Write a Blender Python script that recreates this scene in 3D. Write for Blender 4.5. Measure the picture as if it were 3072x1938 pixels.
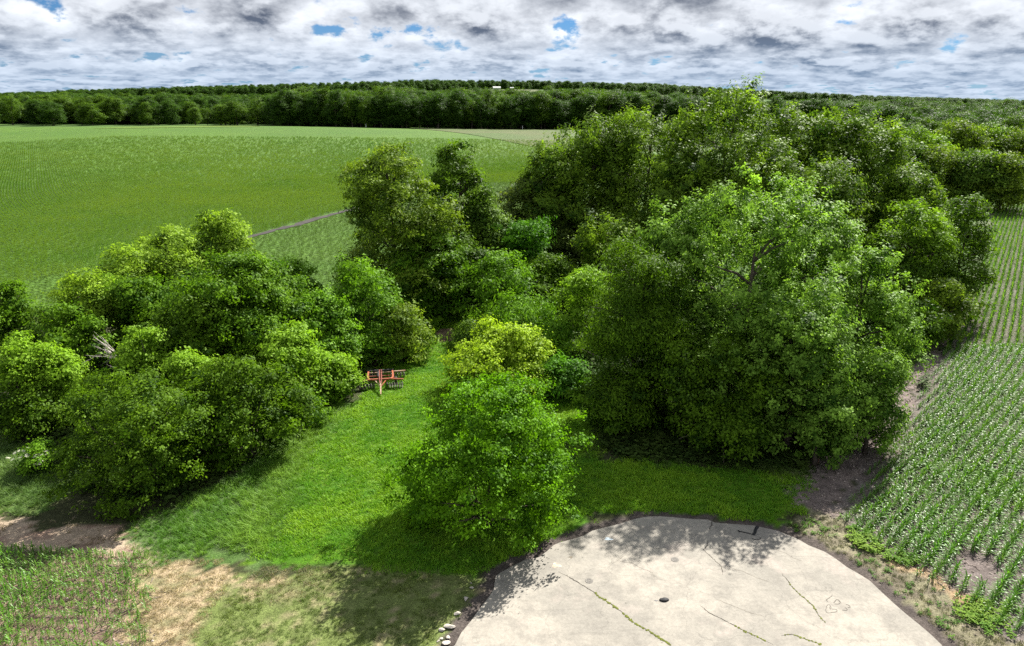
import bpy, math, random
import numpy as np
from mathutils import Matrix, Vector

for o in list(bpy.data.objects):
    bpy.data.objects.remove(o, do_unlink=True)
scene = bpy.context.scene
COL = scene.collection

# ------------------------------------------------------------------ camera
CAM_H = 27.0
PITCH = math.radians(17.2)
ROLL = math.radians(0.22)
cam_data = bpy.data.cameras.new('camera')
cam_data.sensor_width = 36.0
cam_data.lens = 25.78
cam_data.clip_start = 0.5
cam_data.clip_end = 20000.0
cam = bpy.data.objects.new('camera', cam_data)
COL.objects.link(cam)
fwd = Vector((0, math.cos(PITCH), -math.sin(PITCH)))
up0 = Vector((0, math.sin(PITCH), math.cos(PITCH)))
rt0 = Vector((1, 0, 0))
rt = rt0 * math.cos(ROLL) + up0 * math.sin(ROLL)
up = -rt0 * math.sin(ROLL) + up0 * math.cos(ROLL)
m = Matrix((rt, up, -fwd)).transposed().to_4x4()
m.translation = (0, 0, CAM_H)
cam.matrix_world = m
scene.camera = cam

# ------------------------------------------------------------------ sun and sky
SUN_DIR = Vector((0.66, 0.94, 1.02)).normalized()          # towards the sun: high, ahead and to the right
SUN_EL = math.asin(SUN_DIR.z)
SUN_AZ = math.atan2(SUN_DIR.x, SUN_DIR.y)                   # clockwise from +Y
sun_data = bpy.data.lights.new('sun', 'SUN')
sun_data.energy = 5.0
sun_data.angle = math.radians(0.53)
sun_data.color = (1.0, 0.96, 0.88)
sun = bpy.data.objects.new('sun', sun_data)
sun.rotation_euler = SUN_DIR.to_track_quat('Z', 'Y').to_euler()
sun.location = (40, 60, 90)
COL.objects.link(sun)

SKY_STRENGTH = 0.05
world = bpy.data.worlds.new('World')
scene.world = world
world.use_nodes = True


def build_sky(nt):
    N, L = nt.nodes, nt.links
    N.clear()
    out = N.new('ShaderNodeOutputWorld')
    bg = N.new('ShaderNodeBackground')
    bg.inputs['Strength'].default_value = SKY_STRENGTH
    L.new(bg.outputs[0], out.inputs[0])
    sky = N.new('ShaderNodeTexSky')
    sky.sky_type = 'NISHITA'
    sky.sun_disc = False
    sky.sun_elevation = SUN_EL
    sky.sun_rotation = SUN_AZ
    sky.altitude = 250
    sky.air_density = 1.0
    sky.dust_density = 0.4
    sky.ozone_density = 1.6
    tc = N.new('ShaderNodeTexCoord')
    sep = N.new('ShaderNodeSeparateXYZ')
    L.new(tc.outputs['Generated'], sep.inputs[0])

    def math_(op, a, b=None, c=None, clamp=False):
        n = N.new('ShaderNodeMath')
        n.operation = op
        n.use_clamp = clamp
        for i, v in enumerate((a, b, c)):
            if v is None:
                continue
            if isinstance(v, (int, float)):
                n.inputs[i].default_value = v
            else:
                L.new(v, n.inputs[i])
        return n.outputs[0]

    def mixc(f, a, b):
        n = N.new('ShaderNodeMix')
        n.data_type = 'RGBA'
        n.clamp_factor = True
        for s, v in ((n.inputs[0], f), (n.inputs[6], a), (n.inputs[7], b)):
            if isinstance(v, (int, float)):
                s.default_value = v
            elif isinstance(v, tuple):
                s.default_value = (*v, 1)
            else:
                L.new(v, s)
        return n.outputs[2]

    def remap(v, a, b):
        n = N.new('ShaderNodeMapRange')
        n.interpolation_type = 'SMOOTHSTEP'
        n.inputs[1].default_value = a
        n.inputs[2].default_value = b
        L.new(v, n.inputs[0])
        return n.outputs[0]

    z = sep.outputs[2]

    def clouds(vec):
        """billows whose size shrinks and flattens towards the horizon, as with distance"""
        w0, wa, wb = remap(z, 0.07, 0.15), remap(z, 0.03, 0.08), remap(z, 0.008, 0.035)
        ws = (w0, math_('SUBTRACT', wa, w0), math_('SUBTRACT', wb, wa), math_('SUBTRACT', 1.0, wb))
        tot = None
        for (sc_, zs, sd), w in zip(((8.0, 1.2, 0.3), (12.0, 1.9, 1.9), (19.0, 3.2, 3.1), (31.0, 5.6, 5.2)), ws):
            mp = N.new('ShaderNodeMapping')
            mp.inputs['Scale'].default_value = (1, 1, zs)
            mp.inputs['Location'].default_value = (sd + CLOUD_SEED, sd * 0.7, 0)
            L.new(vec, mp.inputs['Vector'])
            n = N.new('ShaderNodeTexNoise')
            n.inputs['Scale'].default_value = sc_
            n.inputs['Detail'].default_value = 8
            n.inputs['Roughness'].default_value = 0.58
            L.new(mp.outputs[0], n.inputs['Vector'])
            t = math_('MULTIPLY', n.outputs['Fac'], w)
            tot = t if tot is None else math_('ADD', tot, t)
        return tot

    CLOUD_SEED = 0.0
    n1 = clouds(tc.outputs['Generated'])
    lift = N.new('ShaderNodeCombineXYZ')
    L.new(math_('MULTIPLY_ADD', math_('MAXIMUM', z, 0.0), 0.12, 0.004), lift.inputs[2])
    va = N.new('ShaderNodeVectorMath')
    L.new(tc.outputs['Generated'], va.inputs[0]); L.new(lift.outputs[0], va.inputs[1])
    n2 = clouds(va.outputs[0])
    blue = mixc(1.0, sky.outputs[0], (0.19, 0.37, 0.64))
    blue.node.blend_type = 'MULTIPLY'
    dens = remap(n1, 0.365, 0.435)
    under = remap(math_('SUBTRACT', n2, n1), -0.10, 0.11)
    thick = remap(n1, 0.40, 0.60)
    dark = math_('MULTIPLY', math_('MULTIPLY', under, 0.85), math_('MULTIPLY_ADD', thick, 0.55, 0.45))
    dark = math_('ADD', dark, math_('MULTIPLY', thick, 0.28), clamp=True)
    c = mixc(dark, (7.8, 8.15, 8.7), (0.85, 1.05, 1.5))
    col = mixc(dens, blue, c)
    far = math_('MULTIPLY', math_('SUBTRACT', 1.0, remap(z, 0.0, 0.10)), 0.50)
    col = mixc(far, col, (2.3, 3.6, 5.4))
    L.new(col, bg.inputs['Color'])


build_sky(world.node_tree)

# ------------------------------------------------------------------ exposure and render settings
scene.view_settings.view_transform = 'Standard'
scene.view_settings.look = 'None'
scene.view_settings.exposure = 1.5
scene.view_settings.gamma = 1.0
scene.view_settings.use_curve_mapping = False
scene.render.engine = 'CYCLES'
cy = scene.cycles
cy.max_bounces = 3
cy.diffuse_bounces = 1
cy.glossy_bounces = 1
cy.transmission_bounces = 2
cy.transparent_max_bounces = 4
cy.volume_bounces = 0
cy.sample_clamp_indirect = 4.0
cy.caustics_reflective = False
cy.caustics_refractive = False
cy.use_denoising = False

# ------------------------------------------------------------------ measured layout, in metres (x right, y away from the viewpoint)
Z_PAD = [(-2.86, 31.08), (-2.6, 31.98), (-2.13, 32.9), (-1.74, 33.82), (-1.39, 34.53), (-1.12, 35.16), (-0.97, 35.65), (-0.95, 36.15), (-0.89, 36.74), (-0.6, 37.1), (-0.05, 37.59), (0.52, 38.06), (0.94, 38.4), (1.46, 38.49), (1.72, 38.62), (2.05, 39.02), (2.39, 39.46), (2.67, 39.87), (3.12, 40.19), (3.87, 40.52), (4.64, 40.91), (5.27, 41.49), (6.06, 41.84), (6.88, 42.19), (7.7, 42.6), (8.41, 42.96), (9.07, 43.17), (9.94, 43.23), (10.78, 43.13), (11.6, 42.99), (12.43, 42.89), (13.13, 42.84), (13.46, 42.49), (14.54, 42.34), (16.03, 42.15), (16.63, 41.86), (17.31, 41.57), (17.87, 41.04), (18.36, 40.53), (18.69, 39.98), (19.47, 39.26), (19.84, 38.56), (20.14, 37.76), (20.59, 37.07), (20.93, 36.43), (21.11, 35.51), (21.33, 34.49), (21.57, 33.58), (21.84, 32.77), (22.07, 31.93), (22.2, 31.21), (21.0, 28.0), (20.5, 22.0), (12.0, 16.0), (2.0, 16.0), (-5.5, 21.0), (-5.2, 27.5)]
Z_LUSH = [(-11.9, 89.73), (-6.26, 90.76), (6.67, 87.22), (7.2, 57.6), (7.19, 51.42), (22.36, 49.51), (19.71, 44.15), (16.86, 42.56), (6.23, 43.26), (2.66, 40.75), (-0.56, 37.63), (-2.05, 37.01), (-11.45, 38.41), (-15.44, 37.96), (-16.45, 44.43), (-17.0, 52.66), (-16.35, 58.25), (-14.15, 61.95), (-13.5, 71.93)]
Z_TALL = [(-24.81, 41.29), (-23.1, 44.94), (-21.51, 48.53), (-19.49, 54.13), (-17.02, 60.96), (-14.95, 63.94), (-14.88, 58.26), (-15.61, 51.24), (-14.41, 45.0), (-14.1, 39.49), (-15.44, 37.96), (-18.77, 38.58), (-20.97, 37.71)]
Z_MEADOW = [(-54.46, 57.05), (-42.56, 55.51), (-35.41, 51.78), (-31.13, 46.61), (-30.82, 43.52), (-34.19, 42.98), (-43.32, 43.7)]
Z_STRAW = [(-21.96, 37.92), (-17.39, 38.37), (-16.35, 36.92), (-16.66, 33.91), (-16.49, 31.0), (-17.86, 28.68), (-21.27, 34.24)]
Z_STRAW_B = [(-15.81, 36.13), (-13.78, 37.55), (-10.43, 37.37), (-9.82, 35.78), (-11.95, 34.65), (-14.15, 34.1)]
Z_PINK = [(-43.1, 43.44), (-34.08, 42.82), (-32.16, 42.48), (-28.51, 42.0), (-24.57, 40.81), (-21.04, 39.0), (-21.99, 37.71), (-23.22, 38.12), (-26.39, 39.19), (-39.67, 39.32)]
Z_CORN_LEFT = [(-42.3, 39.31), (-31.84, 39.46), (-27.78, 39.31), (-24.84, 38.76), (-22.4, 38.55), (-20.39, 34.97), (-18.66, 30.99), (-16.65, 26.17), (-32.45, 26.1)]
Z_LAWN = [(-16.49, 31.0), (-16.66, 33.91), (-16.35, 36.92), (-10.83, 37.99), (-1.31, 37.22), (-0.89, 35.46), (-3.03, 30.45), (-3.84, 26.23), (-14.93, 26.18)]
Z_MULCH = [(54.96, 86.95), (50.75, 81.1), (37.39, 62.93), (29.32, 52.67), (24.08, 46.14), (21.64, 42.85), (19.99, 43.36), (19.18, 45.53), (20.6, 48.22), (26.37, 54.52), (31.87, 59.58), (43.09, 73.85), (53.4, 86.06)]
Z_VERGE = [(53.9, 86.94), (51.56, 86.04), (38.93, 70.03), (27.03, 56.11), (20.98, 50.17), (20.07, 47.6), (21.91, 49.19), (26.21, 54.14), (31.66, 59.13), (42.75, 73.19)]
Z_CORN_RIGHT = [(124.76, 190.97), (96.38, 146.26), (72.0, 110.27), (55.86, 87.86), (51.1, 81.1), (37.13, 62.44), (29.14, 52.31), (24.23, 46.14), (21.9, 43.01), (22.86, 39.73), (23.81, 36.97), (25.12, 34.08), (26.61, 31.45), (30.96, 28.92), (260, 190), (200, 196)]
Z_STRIP = [(19.61, 43.88), (21.86, 43.37), (22.96, 39.96), (23.92, 37.17), (25.21, 34.22), (26.7, 31.58), (28.89, 28.91), (24.21, 30.01), (22.2, 31.21), (21.57, 33.58), (20.93, 36.43), (19.84, 38.56), (18.69, 39.98), (17.83, 41.33)]
Z_WEED_A = [(21.57, 42.7), (23.47, 41.61), (25.53, 39.75), (25.51, 38.0), (23.32, 37.99), (22.43, 39.95), (21.55, 41.02)]
Z_WEED_B = [(32.88, 48.32), (37.48, 51.67), (39.63, 50.99), (39.89, 47.14), (34.79, 43.72), (32.31, 44.78)]
Z_WEED_C = [(24.42, 34.5), (26.07, 34.88), (28.19, 33.82), (26.47, 31.23), (25.24, 33.12)]
Z_BARE = [(26.67, 38.01), (27.81, 39.31), (29.0, 39.32), (29.38, 38.03), (28.6, 36.6), (27.12, 35.81), (26.48, 36.39)]
Z_ORANGE = [(23.27, 38.41), (24.72, 38.21), (25.6, 36.58), (25.59, 34.87), (24.66, 34.51), (24.0, 36.38), (23.01, 37.37)]
Z_BARE_PATH = [(-9.35, 84.41), (-6.95, 85.29), (-6.48, 80.4), (-8.37, 78.57)]
CRACKS = {
    'main': [(2.797, 37.181), (3.356, 36.707), (3.927, 36.156), (4.339, 35.683), (4.777, 35.267), (4.921, 34.947), (5.293, 34.589), (5.753, 34.062), (6.183, 33.421), (6.506, 32.921), (6.793, 32.595), (7.137, 32.314), (7.462, 31.959), (7.822, 31.532), (8.228, 31.115)],
    'pale': [(6.968, 38.821), (6.443, 38.285), (6.804, 38.129), (7.306, 38.08), (7.73, 37.566), (8.072, 37.365), (8.394, 37.065), (8.378, 36.473)],
    'upper': [(13.308, 42.615), (13.224, 42.204), (13.002, 41.96), (12.922, 41.559)],
    'mid': [(12.469, 40.394), (12.336, 39.869), (11.965, 39.426), (12.206, 38.853), (12.399, 38.293), (12.629, 37.746), (12.579, 37.41), (12.494, 36.947)],
    'mid2': [(12.689, 37.815), (13.078, 37.715), (13.279, 37.548), (13.447, 37.415), (13.779, 37.284), (14.09, 36.957), (14.345, 36.731), (14.709, 36.476), (15.08, 36.255)],
    'horiz': [(8.856, 39.625), (9.686, 39.448), (10.479, 39.526), (10.886, 39.419), (11.378, 39.313)],
    'right': [(16.009, 37.088), (16.118, 36.449), (16.18, 35.889), (16.298, 35.323), (16.618, 34.636), (16.75, 34.158), (16.743, 33.506), (16.884, 32.785)],
    'low_a': [(11.559, 34.801), (11.965, 34.417), (12.489, 34.039), (13.005, 33.669), (13.759, 33.306)],
    'low_b': [(10.52, 34.217), (10.858, 33.564), (11.456, 33.022), (11.942, 32.581), (12.358, 32.149), (12.792, 31.81), (13.159, 31.477), (13.526, 31.166)],
    'low_c': [(14.177, 31.852), (14.752, 31.957), (15.089, 31.739), (15.528, 31.49), (15.994, 31.179)],
    'left_low': [(7.662, 31.783), (7.96, 31.482), (8.244, 31.137)],
    'fine': [(16.412, 39.455), (16.854, 39.24), (17.155, 38.884), (17.265, 38.603), (17.669, 38.326)],
}
WRITING = {
    'letter_l': [[(18.153, 35.065), (17.941, 34.904), (17.778, 34.78), (17.66, 34.707), (17.702, 34.634), (17.714, 34.586)]],
    'letter_d': [[(17.994, 34.455), (18.078, 34.539), (18.255, 34.734), (18.352, 34.735), (18.39, 34.638), (18.39, 34.505), (18.309, 34.409), (18.193, 34.36), (18.002, 34.359)]],
    'heart': [[(17.707, 34.297), (17.637, 34.321), (17.519, 34.225), (17.41, 34.035), (17.311, 33.87), (17.276, 33.707), (17.289, 33.626), (17.417, 33.634), (17.637, 33.674), (17.808, 33.71), (17.91, 33.803), (17.921, 33.885), (17.87, 33.932), (17.686, 33.943)], [(17.707, 34.297), (17.705, 34.179), (17.696, 34.06)]],
    'letter_i': [[(17.648, 34.154), (17.579, 33.942), (17.696, 33.966)]],
    'numeral': [[(18.609, 34.315), (18.708, 34.303), (18.766, 34.22), (18.767, 34.114), (18.709, 34.054), (18.604, 34.065)], [(18.446, 34.064), (18.504, 34.018), (18.503, 33.889), (18.454, 33.83), (18.329, 33.829), (18.223, 33.875)]],
}
MARKS = {
    'cover_a': (4.547, 36.324),
    'cover_b': (9.979, 38.413),
    'hole': (8.575, 34.635),
    'hole_l': (8.12, 34.597),
    'plank_a': (16.165, 42.062),
    'plank_b': (15.568, 41.028),
    'rod_a': (14.758, 41.453),
    'rod_b': (15.471, 41.144),
    'stick_a': (15.379, 40.565),
    'stick_b': (15.966, 40.607),
    'stain_a': (2.707, 37.792),
    'stain_b': (3.642, 38.617),
    'blue': (6.18, 40.549),
    'rock0': (-2.522, 34.732, 0.34),
    'rock1': (-2.933, 33.531, 0.34),
    'rock2': (-3.263, 32.418, 0.49),
    'rock3': (-3.639, 32.183, 0.3),
    'rock4': (-3.243, 31.647, 0.26),
    'rock5': (-3.338, 31.242, 0.34),
    'rock6': (-3.596, 31.564, 0.19),
    'rock7': (-3.753, 31.401, 0.15),
    'rock8': (-2.265, 35.728, 0.23),
    'rock9': (-2.304, 36.153, 0.11),
    'post': (-8.33, 91.05),
    'steel': (23.668, 52.526),
    'harrow': (-12.76, 65.86),
    'harrow_t': (-12.32, 62.85),
}
# kind, x, y, height of the top, crown radius, crown base (share of height), habit, leaf family, label
TREES = [
    ('bush', -26.1, 47, 8.3, 4.97, 0.0, 'round', 'deep', 'dark green rounded bush at the front left, touching the ground by the young corn'),
    ('bush', -20.5, 52, 7.8, 4.41, 0.02, 'round', 'deep', 'dark green bush behind tall grass, right of the frontmost left bush'),
    ('broadleaf_tree', -25.7, 66, 13.0, 5.65, 0.12, 'round', 'mid', 'broad mid-green tree in the middle of the left thicket'),
    ('broadleaf_tree', -28.7, 63, 10.1, 4.35, 0.1, 'round', 'deep', 'dark green tree in the left thicket beside bare dead branches'),
    ('broadleaf_tree', -23.0, 69, 9.8, 3.91, 0.1, 'round', 'mid', 'leafy green tree at the right centre of the left thicket'),
    ('broadleaf_tree', -16.6, 76, 10.4, 4.04, 0.06, 'round', 'bright', 'bright green tree at the right end of the left thicket, above the disc harrow'),
    ('broadleaf_tree', -24.6, 81, 9.3, 2.4, 0.2, 'round', 'bright', 'small bright green treetop against the field behind the left thicket'),
    ('shrub', -11.5, 73.5, 5.9, 2.77, 0.0, 'round', 'olive', 'grey-green shrub at the grass lane, right end of the left thicket'),
    ('shrub', -30.8, 58, 8.6, 2.38, 0.05, 'round', 'lime', 'yellow-green shrub right of the bare dead branches'),
    ('shrub', -26.8, 55.5, 7.2, 2.39, 0.05, 'round', 'lime', 'yellow-green shrub directly behind the frontmost left bush'),
    ('shrub', -19.6, 60, 7.6, 3.02, 0.05, 'round', 'lime', 'yellow-topped shrub in the left thicket left of the disc harrow'),
    ('shrub', -16.4, 63.5, 4.1, 2.05, 0.0, 'round', 'lime', 'low yellow-green shrub touching the left end of the disc harrow'),
    ('shrub', -38.5, 58, 7.6, 2.22, 0.05, 'round', 'lime', 'yellow-green shrub near the left edge, second from the border'),
    ('shrub', -40.9, 57, 7.8, 2.18, 0.05, 'round', 'lime', 'yellow-green shrub cut by the left border of the picture'),
    ('broadleaf_tree', -51.0, 71, 8.6, 3.19, 0.1, 'round', 'mid', 'green tree cut by the left border, beside the field'),
    ('bush', -39.9, 55.5, 3.9, 2.78, 0.0, 'round', 'deep', 'low dark bush at left border above the meadow grass'),
    ('broadleaf_tree', -34.1, 86, 14.2, 4.24, 0.15, 'round', 'limedark', 'tallest yellow-topped tree of the left thicket, against the field'),
    ('broadleaf_tree', -38.8, 81, 12.4, 4.74, 0.12, 'round', 'limedark', 'pale yellow-green tree at the back of the left thicket'),
    ('broadleaf_tree', -41.7, 77, 11.3, 3.63, 0.12, 'round', 'limedark', 'yellow-green tree at back left of the left thicket'),
    ('broadleaf_tree', -42.2, 70.5, 9.9, 4.51, 0.2, 'round', 'limedark', 'spreading yellow-green tree with open dark underside above the bare branches'),
    ('tree', -14.6, 91, 21.2, 7.2, 0.1, 'tall', 'olive', 'tall olive-green tree standing alone in front of the field'),
    ('tree', -7.8, 101, 21.0, 4.42, 0.12, 'tall', 'deep', 'tall dark tree just right of the olive-green tree'),
    ('tree', -4.0, 99, 15.3, 3.13, 0.15, 'tall', 'midgrey', 'thin grey-green tree between the twin tall trees and the dark grove'),
    ('tree', -10.3, 88.5, 11.2, 4.92, 0.05, 'round', 'mid', 'leafy green tree below the twin tall trees'),
    ('tree', -12.8, 86.5, 8.1, 2.56, 0.0, 'tall', 'bright', 'small bright green tree at the foot of the tall olive tree'),
    ('tree', 1.3, 97, 11.7, 3.8, 0.05, 'cone', 'emerald', 'small vivid green tree with tiered branches before the dark grove'),
    ('tree', 3.8, 116, 15.2, 7.12, 0.12, 'round', 'grey', 'dull grey-green tree left of the tall maples'),
    ('tree', 9.3, 111, 11.8, 5.45, 0.1, 'round', 'grey', 'dull grey-green lower tree in front of the tall maples'),
    ('tree', -1.3, 88, 8.4, 4.8, 0.05, 'round', 'bright', 'bright green tree right of the dark hollow at the lane end'),
    ('shrub', 0.5, 79, 6.0, 5.33, 0.0, 'droop', 'bright', 'wide shrub with drooping leaves behind the yellow shrub'),
    ('shrub', -4.5, 78, 2.7, 2.01, 0.0, 'droop', 'midgrey', 'small shrub at the right side of the grass lane'),
    ('shrub', -1.0, 66, 5.9, 4.72, 0.0, 'round', 'yellow', 'bright yellow shrub behind the lone front bush'),
    ('shrub', 4.7, 64, 3.5, 2.37, 0.0, 'round', 'emerald', 'green shrub right of the yellow shrub'),
    ('broadleaf_tree', 8.1, 77, 9.5, 3.08, 0.05, 'round', 'lime', 'yellow-green small tree left of the willow-like tree'),
    ('bush', -1.9, 42.6, 9.7, 5.38, 0.0, 'round', 'vivid', 'large rounded vivid green bush standing alone beside the concrete pad'),
    ('tree', 10.0, 58, 15.9, 4.42, 0.02, 'willow', 'deep', 'fine-leaved dark willow-like tree left of the big light maple'),
    ('maple_tree', 19.7, 59.5, 20.8, 7.49, 0.04, 'maple', 'maple', 'big sunlit silver-green maple, largest crown of the front right group'),
    ('maple_tree', 14.8, 63, 18.0, 3.83, 0.06, 'maple', 'maple', 'light maple leaning against left side of the biggest front maple'),
    ('maple_tree', 27.2, 65, 18.5, 4.12, 0.06, 'maple', 'maple', 'light maple behind the right shoulder of the biggest front maple'),
    ('maple_tree', 29.0, 58.5, 14.8, 4.31, 0.02, 'maple', 'maple', 'light maple at the right end of the front group, over the corn edge'),
    ('maple_tree', 28.0, 52.5, 7.8, 2.43, 0.0, 'maple', 'maple', 'low sunlit maple with spreading sprays over the corn headland'),
    ('sapling', 23.2, 50.5, 7.5, 2.04, 0.02, 'maple', 'maple', 'sapling at front of the maples beside the rusty steel post'),
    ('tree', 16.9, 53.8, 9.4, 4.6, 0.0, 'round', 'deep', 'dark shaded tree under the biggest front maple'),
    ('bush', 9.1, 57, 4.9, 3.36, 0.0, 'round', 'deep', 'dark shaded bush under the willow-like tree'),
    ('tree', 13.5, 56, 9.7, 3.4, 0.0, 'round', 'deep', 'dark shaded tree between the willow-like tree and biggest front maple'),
    ('tree', 22.0, 53.2, 13.3, 4.3, 0.0, 'maple', 'maple', 'leafy lower maple in front of biggest front maple'),
    ('maple_tree', 30.1, 107, 27.9, 9.46, 0.12, 'maple', 'mapledark', 'tallest maple of the right grove, its top above the far woods'),
    ('maple_tree', 12.7, 117, 23.3, 7.03, 0.16, 'maple', 'mapledark', 'tall maple at the left front of the right grove'),
    ('maple_tree', 19.9, 114, 24.9, 6.67, 0.16, 'maple', 'mapledark', 'tall maple second from left in the right grove'),
    ('maple_tree', 6.0, 113, 20.4, 4.78, 0.15, 'maple', 'mapledark', 'maple at left edge of the right grove beside the field'),
    ('maple_tree', 41.7, 111, 25.2, 6.49, 0.1, 'maple', 'mapledark', 'tall maple right of the tallest one in the right grove'),
    ('maple_tree', 46.3, 108, 25.1, 6.02, 0.1, 'maple', 'mapledark', 'tall maple third from right in the right grove'),
    ('maple_tree', 50.1, 104, 23.0, 5.83, 0.1, 'maple', 'mapledark', 'tall maple second from right in the right grove'),
    ('maple_tree', 52.7, 98, 18.2, 5.02, 0.06, 'maple', 'mapledark', 'maple at the right shoulder of the right grove'),
    ('maple_tree', 32.9, 98, 21.1, 6.08, 0.06, 'maple', 'mapledark', 'maple standing in front of the tallest one in the right grove'),
    ('maple_tree', 23.9, 102, 19.7, 6.35, 0.08, 'maple', 'mapledark', 'dark maple in front left of the tallest one in the right grove'),
    ('maple_tree', 39.8, 94, 19.3, 5.34, 0.06, 'maple', 'mapledark', 'maple right behind the big sunlit front maple'),
    ('broadleaf_tree', 47.7, 87, 15.4, 4.77, 0.03, 'round', 'limeolive', 'olive tree with a yellow-topped crown at the corn edge'),
    ('tree', 56.1, 91, 15.1, 4.33, 0.03, 'round', 'deep', 'dark tree reaching furthest right over the corn, right of the yellow-topped tree'),
    ('shrub', 49.2, 81, 7.4, 3.14, 0.0, 'round', 'olive', 'grey-green shrub at the corn edge below the yellow-topped tree'),
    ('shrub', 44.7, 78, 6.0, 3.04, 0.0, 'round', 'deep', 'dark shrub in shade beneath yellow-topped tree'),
    ('tree', 111.4, 205, 19.3, 6.89, 0.05, 'round', 'limeolive', 'yellowish tree at left of the grove behind the right cornfield'),
    ('tree', 132.0, 225, 20.4, 8.18, 0.05, 'round', 'olive', 'olive tree with highest crown in the grove behind the right cornfield'),
    ('tree', 148.4, 235, 19.7, 8.54, 0.05, 'round', 'limeolive', 'pale olive tree at right back of the grove behind the right cornfield'),
    ('tree', 154.7, 230, 17.8, 8.38, 0.05, 'round', 'olive', 'olive tree cut by the right border in the grove behind the right cornfield'),
    ('tree', 107.1, 188, 15.3, 6.9, 0.03, 'round', 'olive', 'rounded olive tree in front row of the grove behind the right cornfield'),
    ('tree', 115.1, 186, 14.4, 6.84, 0.03, 'round', 'midgrey', 'rounded green tree mid front row of the grove behind right cornfield'),
    ('tree', 121.9, 184, 13.6, 6.25, 0.03, 'round', 'olive', 'front row tree at right border behind the right cornfield'),
    ('tree', 100.0, 190, 16.7, 5.89, 0.03, 'round', 'midgrey', 'green tree peeking behind right shoulder of the maple grove'),
    ('broadleaf_tree', -40.7, 64, 8.6, 2.9, 0.05, 'round', 'mid', 'green tree filling the gap left of the bare dead branches'),
    ('broadleaf_tree', -22.7, 62, 8.5, 2.81, 0.03, 'round', 'mid', 'green tree left of the yellow-topped shrub in left thicket'),
    ('broadleaf_tree', -19.2, 69, 8.6, 3.52, 0.03, 'round', 'bright', 'green tree between left thicket centre and its bright right end'),
    ('broadleaf_tree', -36.5, 70, 10.0, 3.34, 0.05, 'round', 'mid', 'green tree in front of the yellow-green back row of left thicket'),
    ('bush', -32.2, 53, 6.3, 2.8, 0.0, 'round', 'deep', 'dark bush behind left shoulder of the frontmost left bush'),
    ('bush', -23.3, 51, 6.1, 2.55, 0.0, 'round', 'deep', 'dark bush filling the gap between the two front left bushes'),
    ('bush', -18.6, 58, 3.7, 2.71, 0.0, 'round', 'mid', 'green bush at the foot of the thicket left of the disc harrow'),
    ('shrub', -14.2, 72, 3.3, 2.42, 0.0, 'round', 'bright', 'small green shrub directly behind the disc harrow'),
    ('tree', -6.5, 92, 9.8, 3.5, 0.03, 'round', 'deep', 'dark leafy tree behind the hollow at the lane end'),
    ('tree', 4.6, 92, 7.6, 3.8, 0.03, 'round', 'deep', 'dark tree in the shade between the emerald tree and yellow-green tree'),
    ('tree', 13.0, 95, 11.5, 4.98, 0.03, 'maple', 'mapledark', 'shaded tree in the gap between the grove and willow-like tree'),
    ('shrub', 4.3, 74, 4.1, 2.7, 0.0, 'droop', 'bright', 'green shrub above the yellow shrub towards the right trees'),
]



# ------------------------------------------------------------------ helpers
def smooth(t):
    t = np.clip(t, 0, 1)
    return t * t * (3 - 2 * t)


def terrain(x, y):
    x = np.asarray(x, float); y = np.asarray(y, float)
    z = 4.0 * smooth((y - 150) / 400) * (1 - 0.9 * smooth((x - 90) / 160))
    z = z + 4.2 * np.exp(-((x + 190) / 115) ** 2 - ((y - 455) / 95) ** 2)
    z = z + 2.0 * np.exp(-((x + 40) / 90) ** 2 - ((y - 420) / 80) ** 2)
    az = x / np.maximum(y, 50) * 1900
    prof = np.interp(az, [-2200, -1330, -1100, -665, -225, 326, 657, 900, 1327, 2200], [2, 6, 17, 30, 44, 42, 24, 14, 2, 0])
    z = z + (prof - 4) * smooth((y - 800) / 1150) * (1 - 0.5 * smooth((y - 2300) / 2000))
    return z


def vnoise(x, y, seed=0):
    x = np.asarray(x, float); y = np.asarray(y, float)
    xi = np.floor(x).astype(np.int64); yi = np.floor(y).astype(np.int64)
    fx = x - xi; fy = y - yi
    fx = fx * fx * (3 - 2 * fx); fy = fy * fy * (3 - 2 * fy)

    def h(a, b):
        n = (a * 374761393 + b * 668265263 + seed * 974634777) & 0x7fffffff
        n = ((n ^ (n >> 13)) * 1274126177) & 0x7fffffff
        return ((n ^ (n >> 16)) & 0xffff) / 65535.0
    return (h(xi, yi) * (1 - fx) + h(xi + 1, yi) * fx) * (1 - fy) + (h(xi, yi + 1) * (1 - fx) + h(xi + 1, yi + 1) * fx) * fy


def fbm(x, y, seed=0, octv=4):
    s = 0; a = 0.5; t = 0
    for k in range(octv):
        s = s + a * vnoise(x * 2 ** k, y * 2 ** k, seed + k); t += a; a *= 0.5
    return s / t


def inside(x, y, poly):
    x = np.asarray(x, float); y = np.asarray(y, float)
    r = np.zeros(x.shape, bool)
    n = len(poly)
    for i in range(n):
        x1, y1 = poly[i]; x2, y2 = poly[(i + 1) % n]
        if y1 == y2:
            continue
        c = ((y1 > y) != (y2 > y)) & (x < (x2 - x1) * (y - y1) / (y2 - y1) + x1)
        r ^= c
    return r


def dist_to(x, y, poly, closed=True):
    d = np.full(np.shape(x), 1e9)
    n = len(poly)
    for i in range(n if closed else n - 1):
        x1, y1 = poly[i]; x2, y2 = poly[(i + 1) % n]
        dx, dy = x2 - x1, y2 - y1
        t = np.clip(((x - x1) * dx + (y - y1) * dy) / (dx * dx + dy * dy + 1e-12), 0, 1)
        d = np.minimum(d, np.hypot(x - x1 - t * dx, y - y1 - t * dy))
    return d


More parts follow.
